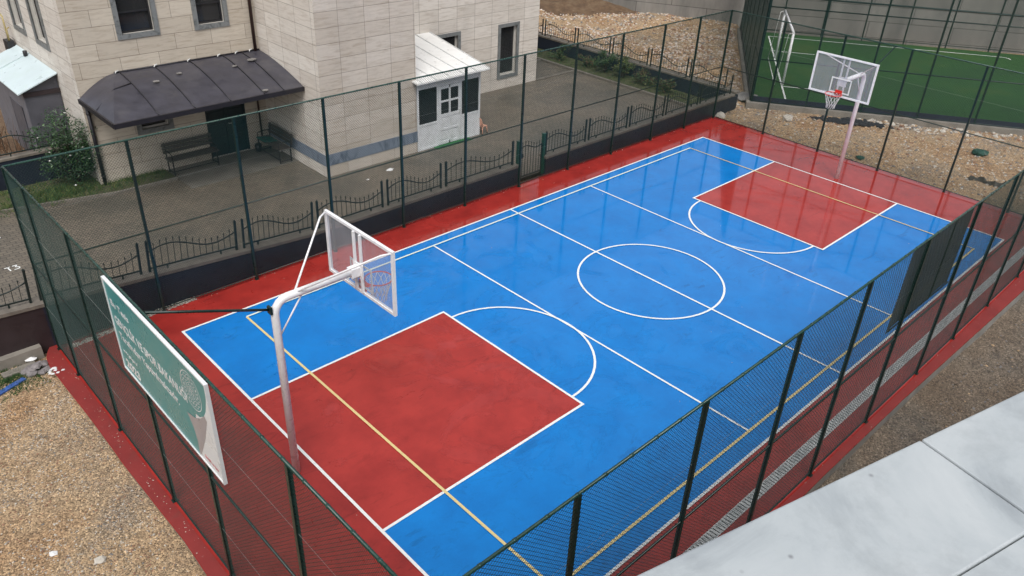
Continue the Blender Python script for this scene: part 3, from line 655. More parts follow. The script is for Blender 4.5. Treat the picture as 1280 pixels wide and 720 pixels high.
for h in lw: window(h,fny(BX0,1),cur=(0,1,0))
# things seen behind the first pane
# door of the recess
s=MB(); a,b,c,d=front[3]; s.box(a,b,BY+.08,BY+.13,c,d); dr=s.build('door',M['doorgreen'],bld)
s=MB(); s.box(a,a+.05,BY+.03,BY+.08,c,d); s.box(b-.05,b,BY+.03,BY+.08,c,d); s.box(a+.05,b-.05,BY+.03,BY+.08,d-.05,d); m=(a+b)/2; s.box(m-.02,m+.02,BY+.05,BY+.08,c,d-.05)
for zz in (.35,.75,1.15,1.55): s.box(a+.12,m-.08,BY+.062,BY+.08,zz,zz+.26); s.box(m+.08,b-.12,BY+.062,BY+.08,zz,zz+.26)
s.build('door_frame',M['doorgreen'],dr)
s=MB(); s.tube([(m+.06,BY+.05,1.0),(m+.06,BY-.0,1.0),(m+.16,BY-.0,1.0)],.012,6); s.build('handle',M['grating'],dr)
# downpipes
s=MB(); s.tube([(-2.93,BY-.10,3.08),(-2.93,BY-.10,BH)],.05,10)
s.build('downpipe',M['pipe'],bld)
s=MB(); s.tube([(-7.93,BY-.07,.0),(-7.93,BY-.07,2.55)],.05,10); s.build('downpipe',M['canopyrim'],bld)
s=MB(); s.tube([(-3.05,BY-.06,0.4),(-3.05,BY-.06,2.6)],.03,8); s.build('downpipe',M['pipe'],bld)
for zz in (.3,1.2,2.1): s=MB(); s.tube([(-7.93,BY-.07,zz),(-7.93,BY-.07,zz+.04)],.06,10); s.build('pipe_bracket',M['black'],bld)

# canopy
def prof(v):   # v=0 at wall ridge .. 1 at eave : (y,z)
    return (BY-.02-(BY-.02-10.82)*v, 3.06-.50*(v**1.6)*.98-.03*v)
cv=MB(); K=8; xl,xr=-8.05,-2.775; rl=-7.04
rows=[]
for k in range(K+1):
    v=k/K; y,z=prof(v); x=rl+(xl-rl)*v; rows.append((x,y,z))
for k in range(K):
    a,b=rows[k],rows[k+1]
    cv.face([(a[0],a[1],a[2]),(b[0],b[1],b[2]),(xr,b[1],b[2]),(xr,a[1],a[2])],0,False)
# hip face to the left
hl=[( rl+(xl-rl)*k/K, BY-.02, prof(k/K)[1]+.0) for k in range(K+1)]
for k in range(K):
    a,b=rows[k],rows[k+1]; c_,d_=hl[k],hl[k+1]
    cv.face([c_,d_,b,a],0,False) if k else cv.face([d_,b,a],0,False)
cvo=thing('door_canopy','dark hipped lean-to roof over the two benches and the recessed door','canopy')
cv.build('roof',M['canopy'],cvo)
s=MB()  # rim and soffit
ye,ze=prof(1)
s.box(xl-.03,xr,ye-.05,ye+.02,ze-.12,ze+.005); s.box(xl-.04,xl+.02,ye+.021,BY-.02,ze-.12,ze+.005); s.build('rim',M['canopyrim'],cvo)
s=MB(); s.box(xl+.021,xr,ye+.021,BY-.03,ze-.10,ze-.085); s.build('soffit',M['canopyrim'],cvo)
s=MB()  # standing seams
for x in (-6.9,-5.95,-4.95,-3.95,-3.35):
    s.tube([(x-.04*k/K,prof(k/K)[0],prof(k/K)[1]+.012) for k in range(K+1)],.018,5)
s.tube([(xl+.02,12.05,ze+.02),(-7.42,prof(.40)[0],prof(.40)[1]+.005),(-6.92,prof(.34)[0],prof(.34)[1]+.012)],.018,5)
s.tube([(rl,BY-.03,3.075),(xr,BY-.03,3.075)],.025,6)
s.build('seam',M['canopyrim'],cvo)
for x in (-7.0,-5.95,-5.0,-4.1,-3.55,-3.1):
    s=MB(); s.bar((x,BY-.02,3.08),(x+.05,BY-.10,3.14),.03); s.bar((x-.04,BY-.12,3.08),(x+.02,BY-.06,3.12),.02); s.build('roof_clip',M['grating'],cvo)
def onroof(x,v,label,w=.22):
    y,z=prof(v); s=MB(); n=7; pts=[(w*random.uniform(.35,.6)*math.cos(2*math.pi*k/n),w*.7*random.uniform(.35,.6)*math.sin(2*math.pi*k/n)) for k in range(n)]
    s.prism([(x+p[0],y+p[1]) for p in pts],z+.0,z+.02); o=s.build('stone_flake',M['stonegrey']); o.location.z=.035; return tag(o,label,'stone chip')
onroof(-6.35,.42,'pale flake lying on the dark canopy roof, second bay from the left')
onroof(-5.6,.33,'pale flake lying on the dark canopy roof beside the third seam',.16)
onroof(-4.05,.38,'pale flake lying on the dark canopy roof, near the right middle',.18)
onroof(-3.4,.30,'largest pale flake on the dark canopy roof, at its upper right end',.28)
onroof(-3.9,.96,'white scrap lying on the front edge of the dark canopy roof',.2)

# porch
pc=thing('entrance_porch','white plastic-framed entrance porch with glazed door, built against the tower','porch',(0,0,0))
PX0,PX1,PY0=.625,3.27,9.95
s=MB(); fr=.06
def f(mb,x0,x1,z0,z1,y0=PY0,y1=PY0+.05): mb.box(x0,x1,y0,y1,z0,z1)
# frame members
for x0,x1 in ((PX0,PX0+.07),(1.42,1.48),(2.40,2.46),(PX1-.07,PX1)): f(s,x0,x1,0,2.14)
for x0,x1 in ((PX0+.07,1.42),(2.46,PX1-.07)): f(s,x0,x1,0,.07); f(s,x0,x1,.80,.87); f(s,x0,x1,2.0,2.14)
f(s,1.48,2.40,1.98,2.14)
s.box(PX1-.05,PX1,PY0+.05,BY-.001,0,.07); s.box(PX1-.05,PX1,PY0+.05,BY-.001,.80,.87); s.box(PX1-.05,PX1,PY0+.05,BY-.001,2.0,2.14)
for y in (11.0,12.1,13.22): s.box(PX1-.05,PX1,y,y+.06,.87,2.0); s.box(PX1-.05,PX1,y,y+.06,.07,.80)
s.build('porch_frame',M['pvc'],pc)
s=MB(); f(s,PX0+.07,1.42,.07,.80,PY0+.015,PY0+.035); s.build('lower_panel',M['pvc'],pc)
s=MB(); f(s,2.46,PX1-.07,.07,.80,PY0+.015,PY0+.035); s.build('lower_panel',M['pvc'],pc)
s=MB(); s.box(PX1-.035,PX1-.02,PY0+.05,BY-.01,.07,.80); s.build('lower_panel',M['pvc'],pc)
s=MB(); f(s,PX0+.07,1.42,.87,2.0,PY0+.02,PY0+.03); s.build('pane',M['glass'],pc)
s=MB(); f(s,2.46,PX1-.07,.87,2.0,PY0+.02,PY0+.03); s.build('pane',M['glass'],pc)
s=MB(); s.box(PX1-.03,PX1-.025,PY0+.05,BY-.01,.87,2.0); s.build('pane',M['glass'],pc)
s=MB(); da,db=1.485,2.395; dy0,dy1=PY0-.015,PY0+.03
for x0,x1 in ((da,da+.09),(db-.09,db)): s.box(x0,x1,dy0,dy1,.03,1.97)
mid=(da+db)/2; s.box(mid-.035,mid+.035,dy0,dy1,.12,1.88)
for z0,z1 in ((.03,.12),(.95,1.05),(1.44,1.50),(1.88,1.97),(.50,.57)):
    s.box(da+.09,mid-.035,dy0,dy1,z0,z1); s.box(mid+.035,db-.09,dy0,dy1,z0,z1)
for z0,z1 in ((.12,.50),(.57,.95)): s.box(da+.09,mid-.035,dy0+.02,dy1-.005,z0,z1); s.box(mid+.035,db-.09,dy0+.02,dy1-.005,z0,z1)
for z0,z1 in ((.18,.44),(.62,.90)):
    for x0,x1 in ((da+.14,mid-.08),(mid+.08,db-.14)): s.box(x0,x1,dy0+.008,dy0+.02,z0,z1)
dd=s.build('door',M['pvc'],pc)
s=MB(); s.box(da+.09,mid-.035,dy0+.02,dy0+.028,1.05,1.88); s.box(mid+.035,db-.09,dy0+.02,dy0+.028,1.05,1.88); s.build('pane',M['glass'],dd)
s=MB(); s.box(db-.07,db-.04,dy0-.05,dy0,.98,1.10); s.build('handle',M['grating'],dd)
# roof
A=[(.52,9.66,2.34),(3.47,9.66,2.27),(3.80,BY-.001,2.70),(.62,BY-.001,2.80)]
s=MB(); nR=5
A=[(.44,9.66,2.30),(3.42,9.66,2.26),(3.80,BY-.002,2.66),(.61,BY-.002,2.66)]
s.hexa([(p[0],p[1],p[2]) for p in [(.44,9.66,2.28),(3.42,9.66,2.26),(3.80,BY-.002,2.62),(.605,BY-.002,2.62)]]+[(p[0],p[1],p[2]) for p in [(.44,9.66,2.34),(3.42,9.66,2.32),(3.80,BY-.002,2.68),(.605,BY-.002,2.68)]])
s=MB(); s.prism([(0,0),(1,0),(1,1)],0,1) if False else None
# keep the sheet clear of the tower's face: notch at the tower corner
def rz_(y): return 2.32+(y-9.66)*(2.70-2.32)/(BY-9.66)
s=MB()
s.hexa([(.44,9.66,rz_(9.66)-.05),(3.42,9.66,rz_(9.66)-.05),(3.45,9.94,rz_(9.94)-.05),(.44,9.94,rz_(9.94)-.05),(.44,9.66,rz_(9.66)),(3.42,9.66,rz_(9.66)),(3.45,9.94,rz_(9.94)),(.44,9.94,rz_(9.94))])
s.hexa([(.615,9.94,rz_(9.94)-.05),(3.45,9.94,rz_(9.94)-.05),(3.80,BY-.002,rz_(BY)-.05),(.615,BY-.002,rz_(BY)-.05),(.615,9.94,rz_(9.94)),(3.45,9.94,rz_(9.94)),(3.80,BY-.002,rz_(BY)),(.615,BY-.002,rz_(BY))])
rf=s.build('roof',M['whiteroof'],pc)
s=MB()
for k in range(6):
    u=k/5; x0=.62+(3.40-.62)*u; x1=.64+(3.78-.64)*u; s.bar((x0,9.67,rz_(9.67)+.008),(x1,BY-.01,rz_(BY)+.008),.03,.03)
s.build('roof_rib',M['grating'],rf)
s=MB(); f(s,PX0,PX1,2.14,2.27,PY0+.01,PY0+.04); s.box(PX1-.04,PX1-.01,PY0+.05,BY-.01,2.14,2.30); s.build('fascia',M['pvc'],pc)
s=MB(); s.box(1.62,2.15,PY0-.005,PY0+.008,2.15,2.24); s.build('nameplate',M['foldgrey'],pc)
s=MB(); s.box(1.25,2.75,9.72,9.93,0,.02); tag(s.build('door_mat',M['greenmat']),'green carpet strip on the paving in front of the white porch door','mat')
# peach chair by the porch
t=thing('plastic_chair','small peach plastic chair with black feet beside the right side of the white porch','chair',(3.42,10.0,0),R(100))
s=MB(); s.box(-.13,.13,-.13,.13,.26,.285); s.build('seat',M['peach'],t,.01)
s=MB(); s.tube([(-.11,.12,.28),(-.115,.15,.45),(-.06,.17,.56),(.06,.17,.56),(.115,.15,.45),(.11,.12,.28)],.022,8); s.box(-.10,.10,.145,.16,.33,.54); s.build('backrest',M['peach'],t)
for a,b in ((-1,-1),(1,-1),(-1,1),(1,1)):
    s=MB(); s.tube([(a*.11,b*.11,.26),(a*.13,b*.13,.02)],[.02,.016],8); lg=s.build('leg',M['peach'],t)
    s=MB(); s.tube([(a*.13,b*.13,.0),(a*.13,b*.13,.03)],.022,8); s.build('foot',M['black'],lg)

# benches
def bench(label,loc,rz,L=1.5):
    t=thing('bench',label,'bench',loc,rz,'benches under the canopy')
    s=MB()
    for k in range(4): s.box(-L/2,L/2,-.20+k*.105,-.11+k*.105,.43,.455)
    s.build('seat',M['benchwood'],t,.004)
    s=MB()
    for k in range(3): z=.55+k*.105; s.box(-L/2,L/2,.225+k*.02,.245+k*.02,z,z+.09)
    s.build('backrest',M['benchwood'],t,.004)
    for x in (-L/2+.08,L/2-.08):
        s=MB(); s.bar((x,-.18,0),(x,-.18,.43),.03); s.bar((x,.20,0),(x,.20,.43),.03); s.bar((x,-.20,.415),(x,.22,.415),.03); s.bar((x,-.18,.06),(x,.20,.06),.025); s.bar((x,.21,.40),(x,.29,.86),.03); s.tube([(x,-.18,.43),(x,-.19,.62),(x,.0,.66),(x,.23,.64)],.014,6); s.build('side_frame',M['black'],t)
    s=MB(); s.bar((-L/2+.08,-.18,.12),(L/2-.08,-.18,.12),.025); s.build('stretcher',M['black'],t)
    return t
bench('dark wooden bench left of the teal door, its back to the recess wall',(-5.48,12.90,0.03),0)
bench('dark wooden bench against the tower side wall, with a green cloth on its seat',(-3.16,12.30,0.03),R(-90),1.45)
s=MB(); nn=10
for i in range(nn):
    for j in range(6):
        def q(i,j): return (-3.38+.38*j/6,12.45+.55*i/nn-.02*j, .50+.018*math.sin(i*1.3+j)+.012*math.sin(j*2.1))
        s.face([q(i,j),q(i,j+1),q(i+1,j+1),q(i+1,j)],0,True)
o=s.build('folded_cloth',M['cloth']); m=o.modifiers.new('s','SOLIDIFY'); m.thickness=.02; tag(o,'green cloth spread on the seat of the bench by the tower wall','cloth')
t=thing('metal_bucket','small dark bucket with wire handle on the floor right of the teal door','bucket',(-3.32+.0,13.05,.0))
s=MB(); s.tube([(0,0,.0),(0,0,.24)],[.085,.11],14); s.build('body',M['black'],t)
s=MB(); s.tube([(.11*math.cos(a),0,.24+.10*math.sin(a)) for a in [math.pi*k/8 for k in range(9)]],.006,5); s.build('handle',M['grating'],t)

# shed
sh=thing('sheet_metal_shed','small grey sheet-metal shed with a pale blue lean-to roof beside the stone building','shed')
s=MB(); s.hexa([(-8.95,15.0,.2),(-8.04,15.0,.2),(-8.04,18.4,.2),(-8.95,18.4,.2),(-8.95,15.0,2.44),(-8.04,15.0,2.80),(-8.04,18.4,2.80),(-8.95,18.4,2.44)]); w_=s.build('wall',M['shedwall'],sh)
s=MB(); s.box(-8.968,-8.951,15.01,18.4,.25,2.40); s.build('side_cladding',M['shedlight'],sh)
s=MB(); s.box(-8.985,-8.97,15.5,16.5,.3,1.9); s.box(-8.99,-8.985,15.45,15.5,.3,1.95); s.box(-8.99,-8.985,16.5,16.55,.3,1.95); dd=s.build('door',M['shedwall'],sh)
s=MB(); s.box(-8.97,-8.03,14.96,14.998,2.30,2.42); s.build('lintel',M['brownwall'],sh)
s=MB(); s.hexa([(-9.12,14.85,2.42),(-8.03,14.85,2.84),(-8.03,18.5,2.84),(-9.12,18.5,2.42),(-9.12,14.85,2.45),(-8.03,14.85,2.87),(-8.03,18.5,2.87),(-9.12,18.5,2.45)]); rr_=s.build('roof',M['shedroof'],sh)
s=MB(); s.bar((-9.12,17.3,2.47),(-8.03,17.3,2.885),.03,.02); s.build('roof_rib',M['shedroof'],rr_)
s=MB(); s.tube([(-8.15,17.2,2.83),(-8.15,17.2,2.98)],.06,8); s.build('flue',M['black'],rr_)
# gas meter and pipes on the side wall
t=thing('gas_meter','cluster of yellowish gas pipes and a dark meter on the side wall above the shed','gas meter',(-8.06,18.7,3.2))
s=MB(); s.box(-.22,-.02,-.25,.15,-.55,-.2); s.build('meter',M['black'],t)
s=MB(); s.tube([(-.12,-.1,-.2),(-.12,-.1,.5),(-.12,.1,.55)],.025,8); s.tube([(-.12,-.2,-.2),(-.12,-.22,.15),(-.05,-.22,.2)],.02,8); s.build('pipe',simple('yellow_gas_pipe',(.40,.32,.14),.5),t)

# ------------------------------------------------------------------ plants
def leafcloud(mb,n,fn,size,mats=(0,),w=None):
    for _ in range(n):
        p=fn(); a=random.random()*6.28; e=random.uniform(-.9,.9); d=Vector((math.cos(a)*math.cos(e),math.sin(a)*math.cos(e),math.sin(e))); u=d.cross(Vector((random.uniform(-1,1),random.uniform(-1,1),1))).normalized()
        l=size*random.uniform(.6,1.3); k=l*.42; p=Vector(p); mi=random.choices(mats,w)[0]
        mb.face([p,p+d*l*.5+u*k*.5+Vector((0,0,.004)),p+d*l,p+d*l*.5-u*k*.5],mi)
def shrub(name,label,loc,rx,ry,h,n,mats,w=None,size=.07,group=None,clumps=9,cat='shrub',flowers=0,low=.15):
    t=thing(name,label,cat,loc,0,group)
    cl=[]
    for k in range(clumps):
        a=random.random()*6.28; q=random.random()**.5*.75; z=low*h+random.random()*h*(.95-low)*(1-.35*q); cl.append((rx*q*math.cos(a),ry*q*math.sin(a),z,random.uniform(.22,.42)))
    s=MB()
    for c_ in cl:
        s.tube([(0,0,0),(c_[0]*.3,c_[1]*.3,c_[2]*.5),(c_[0],c_[1],c_[2])],[.022,.014,.005],5)
    s.build('stem',M['bark'],t)
    def fn():
        c_=random.choice(cl); 
        while 1:
            v=Vector((random.uniform(-1,1),random.uniform(-1,1),random.uniform(-1,1)))
            if v.length<1: break
        r=c_[3]*max(rx,ry,h*.5)
        return (c_[0]+v.x*r,c_[1]+v.y*r,max(.03,c_[2]+v.z*r*.8))
    s=MB(); leafcloud(s,n,fn,size,tuple(range(len(mats))),w); s.build('foliage',mats,t)
    if flowers:
        s=MB()
        for _ in range(flowers):
            p=Vector(fn()); 
            for k in range(5):
                a=k*1.257; d=Vector((math.cos(a)*.7,math.sin(a)*.7,.6)); u=d.cross(Vector((0,0,1))).normalized(); s.face([p,p+d*.03+u*.022,p+d*.055,p+d*.03-u*.022])
        s.build('blossom',M['petal'],t)
    return t
shrub('rose_bush','tall dark rose bush with white blossoms at the left corner of the stone building',(-8.5,13.70,.04),.80,.55,2.35,9000,[M['leafdark'],M['leafmid']],[5,2],.075,clumps=30,flowers=34)
ys=[14.9,13.3,12.2,11.2,10.1,9.0]
labs=['farthest shrub along the dark wall, beside the building edge','low rusty-leaved shrub, second from the building edge, under the iron fence','dense mid-green shrub in the middle of the row under the iron fence','largest yellowish-green shrub under the iron fence','low brown-tinged shrub, second from the court corner under the iron fence','small olive shrub nearest the court corner, under the iron fence']
for i,y in enumerate(ys):
    mats=[M['leafdark'],M['leafmid'],M['leafyellow'],M['leafrust']]; w=[[4,3,1,1],[3,2,1,3],[4,4,1,0],[2,3,4,1],[3,2,1,3],[4,2,2,2]][i]
    shrub('shrub',labs[i],(12.45,y,.05),.48,.58,[.9,.6,.95,.95,.6,.6][i],[1500,1200,2200,2200,1300,1300][i],mats,w,.07,'shrubs under the iron fence',10)
# weeds of the verge
s=MB()
def tuft(x,y,z,n,h):
    for _ in range(n):
        a=random.random()*6.28; q=h*random.uniform(.5,1.2); dx,dy=math.cos(a)*q*.5,math.sin(a)*q*.5; px,py=x+random.uniform(-.05,.05),y+random.uniform(-.05,.05)
        s.face([(px-.006,py,z),(px+.006,py,z),(px+dx,py+dy,z+q)],random.choice((0,0,1)))
for _ in range(900): tuft(random.uniform(-11.5,-6.3),random.uniform(12.7,14.4) if random.random()<.8 else 13.2,.045,5,.12)
for _ in range(260): tuft(random.gauss(-9.0,.45),random.uniform(13.0,13.8),.045,7,.15)
for _ in range(500): tuft(random.uniform(11.8,12.9),random.uniform(6.6,17),.045,5,.10)
tag(s.build('verge_weeds',[M['leafmid'],M['leafyellow']]),'short weeds and grass growing in the verges along the walls','weeds',kind='stuff')
s=MB()
for _ in range(420): 
    x,y=random.uniform(-13.2,-11.95),random.uniform(5.0,5.85)
    if random.random()<.5: x=random.gauss(-12.4,.3); y=random.gauss(5.65,.15)
    tuft(x,y,gh(x,y),6,.07)
tag(s.build('grass_patch',[M['leafmid'],M['leafdark']]),'low moss and grass at the foot of the brown wall beside the gravel','grass',kind='stuff')
# dry twigs in the back yard
s=MB()
for _ in range(160):
    x=random.uniform(-11.5,-9.1); y=random.uniform(14.9,17.5); a=random.random()*6.28; h=random.uniform(.4,1.0); s.tube([(x,y,.3),(x+.1*math.cos(a),y+.1*math.sin(a),.3+h*.5),(x+.3*math.cos(a),y+.3*math.sin(a),.3+h)],[.008,.006,.002],4,cap=False)
tag(s.build('dry_twigs',M['leafrust']),'tangle of dry brown twigs in the yard behind the left iron fence','twigs',kind='stuff')

# ------------------------------------------------------------------ football pitch
D0,D1,S0,S1=15.0,28.0,3.0,30.
s=MB(); s.face([tp(D0,S0,.02),tp(D0,S1,.02),tp(D1,S1,.02),tp(D1,S0,.02)][::-1]); struct(s,'artificial_turf_pitch',M['turf'])
s=MB()
def tl(pts,w=.07,z=.026): strip(s,[tuple(tp(*p)[:2]) for p in pts],w,z)
tl([(15.9,4.4),(27.1,4.4)]); tl([(27.1,4.4),(27.1,15.6)]); tl([(27.1-.4+.4*math.cos(R(a)),15.6+.4*math.sin(R(a))) for a in range(0,91,15)]); tl([(26.7,16.0),(15.9,16.0)]) if 0 else None
tl([(17.9,4.4),(17.9,6.2)],z=.030); tl([(24.0,4.4),(24.0,6.4)],z=.030); tl([(15.9,4.4),(15.9,26)],z=.030)
struct(s,'pitch_lines',M['white_line'])
s=MB()
a,b,c_,d=tp(D0-.22,S0-.2),tp(D0-.22,S1),tp(D0,S1),tp(D0,S0-.2); s.hexa([(*q[:2],-.4) for q in (a,b,c_,d)]+[(*q[:2],.12) for q in (a,b,c_,d)]); struct(s,'pitch_kerb',M['palekerb'])
s=MB(); a,b,c_,d=tp(D0-.001,S0-.2),tp(D0-.001,S0),tp(D1,S0),tp(D1,S0-.2); s.hexa([(*q[:2],-.4) for q in (a,b,c_,d)]+[(*q[:2],.12) for q in (a,b,c_,d)]); struct(s,'pitch_side_kerb',M['palekerb'])
CH=6.0
def cage(label,a,b,n,step,meshp=.12,r=.003,dark=None,rails=(.15,1.77,3.72,4.1),kick=True):
    a=Vector((*a[:2],0)); b=Vector((*b[:2],0)); L=(b-a).length; ang=math.atan2(b.y-a.y,b.x-a.x)
    t=thing('cage_fence',label,'fence',tuple(a),ang)
    s=MB(); wires(s,L,.15,CH,meshp,r); s.build('wire_mesh',M['mesh'],t)
    for z in rails: s=MB(); s.tube([(0,0,z),(L,0,z)],.022,6); s.build('rail',M['green'],t)
    s=MB(); s.tube([(0,0,CH),(L,0,CH)],.03,6); s.build('top_rail',M['green'],t)
    x=0
    while x<=L+.01: s=MB(); s.bar((x,0,.0),(x,0,CH),.06); s.build('post',M['green'],t); x+=step
    # dark kick strip along the foot
    if kick: s=MB(); s.box(0,L,-.012,.012,.02,.34); s.build('kick_board',M['darkwall'],t)
cage('tall green wire fence along the near edge of the football pitch',tp(D0,S0),tp(D0,S0+22.0),0,2.05,.10,.0022)
cage('tall dense green wire fence closing the left end of the football pitch',tp(D0+.1,S0-.05),tp(D1,S0-.05),0,2.05,.045,.009)
cage('tall green wire fence along the far side of the football pitch, before the concrete wall',tp(D1,S0),tp(D1,S0+22),0,2.05,.12,.003,rails=(.15,1.34,1.9),kick=False)
# goal
t=thing('football_goal','white football goal inside the left end of the pitch, behind the green fence','football goal',tp(18.08,4.42),math.atan2(TN[1],TN[0]))
gw,gh_=4.45,2.2
for x in (0,gw): s=MB(); s.tube([(x,0,0),(x,0,gh_)],.055,10); s.build('goal_post',M['whitesteel'],t)
s=MB(); s.tube([(-.05,0,gh_),(gw+.05,0,gh_)],.055,10); s.build('crossbar',M['whitesteel'],t)
s=MB()
for x in (0,gw): s.tube([(x,0,gh_),(x,.18,gh_-.06),(x,.32,.03)],.012,6)
s.tube([(0,.32,.03),(gw,.32,.03)],.02,6); s.build('net_frame',M['whitesteel'],t)
# retaining wall
A=[(16.3,34.5),(20.3,24.0),(22.4,19.0),(25.3,13.6),(26.8,12.1),(42,-9)]
t=thing('retaining_wall','high grey board-marked concrete retaining wall behind the rubble and the pitch','retaining wall')
s=MB()
for a,b in zip(A,A[1:]):
    d=(Vector(b)-Vector(a)).normalized(); nrm=Vector((-d.y,d.x))*-.0; o_=Vector((-d.y,d.x))
    if o_.x<0: o_=-o_
    s.hexa([(a[0],a[1],-.4),(b[0],b[1],-.4),(b[0]+o_.x*.4,b[1]+o_.y*.4,-.4),(a[0]+o_.x*.4,a[1]+o_.y*.4,-.4),(a[0],a[1],6),(b[0],b[1],6),(b[0]+o_.x*.4,b[1]+o_.y*.4,6),(a[0]+o_.x*.4,a[1]+o_.y*.4,6)])
s.build('wall',M['retain'],t)

# ------------------------------------------------------------------ rubble
s=MB(); n1,n2=40,14
P0,P1=Vector((15.2,29.5)),Vector((22.3,18.0)); dd_=(P1-P0); nn_=Vector((dd_.y,-dd_.x)).normalized()
if nn_.x>0: nn_=-nn_
def bankp(i,j):
    u=i/n1; v=j/n2; p=P0+dd_*u+nn_*(v*3.6*(.6+.4*math.sin(math.pi*min(1,u+.1))+.2*mn.noise(Vector((u*5,0,0)))))
    p=p+(-nn_)*1.2
    e=min(1,4*min(v,1)*1) ; z=gh(p.x,p.y)+.62*(1-v)**1.3*(.75+.5*mn.noise(Vector((p.x,p.y,2))))*min(1,(1-u)*6)+.06*mn.noise(Vector((p.x*3,p.y*3,1)))-.10*ss(.85,1,v)
    return (p.x,p.y,z)
for i in range(n1):
    for j in range(n2): s.face([bankp(i,j),bankp(i+1,j),bankp(i+1,j+1),bankp(i,j+1)],0,True)
struct(s,'brown_dirt_bank',M['brownsoil'])
def patch(x,y): return mn.noise(Vector((x*.9+5,y*.9,0)))+.4*mn.noise(Vector((x*3,y*3,7)))
def pebfield(n,fx,mats,w,r0,r1,name,label,rockp=0.):
    s=MB()
    for _ in range(n):
        x,y=fx(); r=r0+(r1-r0)*random.random()**3; mi=random.choices(range(len(mats)),w)[0]
        if r>r1*.45: s.rock((x,y,gh(x,y)+r*.15),r,.6,mi)
        else: s.peb((x,y,gh(x,y)+.003),r,mi)
    return tag(s.build(name,mats),label,'rubble',kind='stuff')
ST=[M['stonetan'],M['stonegrey'],M['stonepale'],M['stonered']]
def fl():
    while 1:
        x=random.uniform(-14.6,-11.62); y=random.uniform(-3.,6.)
        if x<-11.84 or (y<4.5 and x<-11.785+random.uniform(-.03,.03)): return x,y
def fl_grey():
    while 1:
        x,y=fl()
        if patch(x,y)>.02+random.uniform(-.15,.15): return x,y
def fl_tan():
    while 1:
        x,y=fl()
        if patch(x,y)<.25+random.uniform(-.2,.2): return x,y
pebfield(21000,fl_tan,ST,[12,1,2,2],.004,.020,'loose_gravel','loose tan gravel on the ground left of the court')
pebfield(13000,fl_grey,ST,[5,3,4,1],.004,.017,'grey_gravel','patches of finer grey gravel on the ground left of the court')
def ff():
    while 1:
        x=random.uniform(11.7,27); y=random.uniform(-6,6.2); d=x*TN[0]+y*TN[1]
        if d<14.6: return x,y
pebfield(9000,ff,ST,[6,3,4,2],.008,.055,'earth_strip_stones','scattered stones on the earth strip between the court and the pitch')
def fr2():
    while 1:
        x=random.uniform(13.4,26); y=random.uniform(6,24); d=x*TN[0]+y*TN[1]; s_=x*TT[0]+y*TT[1]
        if s_<2.7 and d<29 and (patch(x*.55,y*.55)<.12 or random.random()<.25): return x,y
pebfield(20000,fr2,[M['stonepale'],M['stonegrey'],M['rubblewhite'],M['stonered'],M['stonetan']],[5,3,4,4,4],.008,.075,'rubble_field','pale stone rubble spread between the iron fence and the pitch')
def fk():
    x=random.uniform(14.3,19.5); d=random.gauss(14.35,.25); s_=random.uniform(7,14); p=tp(d,s_); return p[0],p[1]
pebfield(500,fk,ST,[2,2,8,1],.02,.10,'kerb_rubble','broken white stones heaped along the pitch kerb')
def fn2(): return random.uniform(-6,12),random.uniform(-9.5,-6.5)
pebfield(7000,fn2,[M['shadegravel'],M['stonegrey'],M['stonetan']],[9,3,1],.006,.035,'building_side_gravel','dark gravel between the court kerb and the marble coping')
# crumbs blown onto the painted concrete
s=MB()
for _ in range(420):
    k=random.random()
    if k<.18: x,y=random.uniform(-11.66,-11.5),random.uniform(-4,5.8)
    elif k<.6: x,y=random.uniform(-11,11),5.98+random.gauss(0,.05)
    elif k<.75: x,y=11.5+random.gauss(0,.05),random.uniform(-5.8,5.9)
    elif k<.88: x,y=random.uniform(-10,11),random.uniform(-6.08,-5.75)
    else: x,y=random.uniform(-11.3,11.2),random.uniform(-5.8,5.9)
    s.peb((x,y,.006),random.uniform(.004,.013),random.choice((0,0,1)))
tag(s.build('court_crumbs',[M['stonepale'],M['stonetan']]),'tiny pale crumbs and grit scattered over the painted court edges','debris',kind='stuff')
# crumbled plaster strip along the foot of the low wall
s=MB()
for _ in range(700):
    x=random.uniform(-11.3,-8.6); y=6.02+random.uniform(-.04,.09)-.10*max(0,(-9.5-x)); s.peb((x,y,.004),random.uniform(.01,.04),0)
tag(s.build('plaster_crumbs',M['stonepale']),'pale plaster crumbs along the wall foot in the left court corner','debris',kind='stuff')
def onerock(name,label,x,y,r,mat,flat=.6,cat='rock'):
    s=MB(); s.rock((0,0,0),r,flat); o=s.build(name,mat); o.location=(x,y,gh(x,y)+r*.22); tag(o,label,cat); return o
onerock('rock','pale block of stone on the gravel near the bottom left of the view',-12.74,.18,.075,M['stonepale'])
onerock('rock','flat whitish stone on the gravel at the lower left, left of the pale block',-13.2,.78,.06,M['litter'],.4)
onerock('rock','white stone just outside the far left corner of the court, by the long fence',11.95,6.0,.22,M['stonepale'],.7)
onerock('rock','pale boulder on the earth beside the pitch corner and the green fence',13.5,4.05,.26,M['stonepale'],.7)
onerock('rock','large grey slab of rubble under the pitch fence corner',14.6,6.6,.5,M['stonegrey'],.3)
onerock('rock','dark boulder on the rubble below the concrete wall',16.4,9.4,.32,M['stonetan'],.5)
s=MB(); s.box(-.30,.30,-.09,.09,0,.06); o=s.build('concrete_slab',M['palekerb'],None,.01); o.location=(-12.25,5.78,gh(-12.25,5.78)+.0); o.rotation_euler=(0,0,R(4)); tag(o,'broken tan slab lying on the moss at the foot of the brown wall','slab')
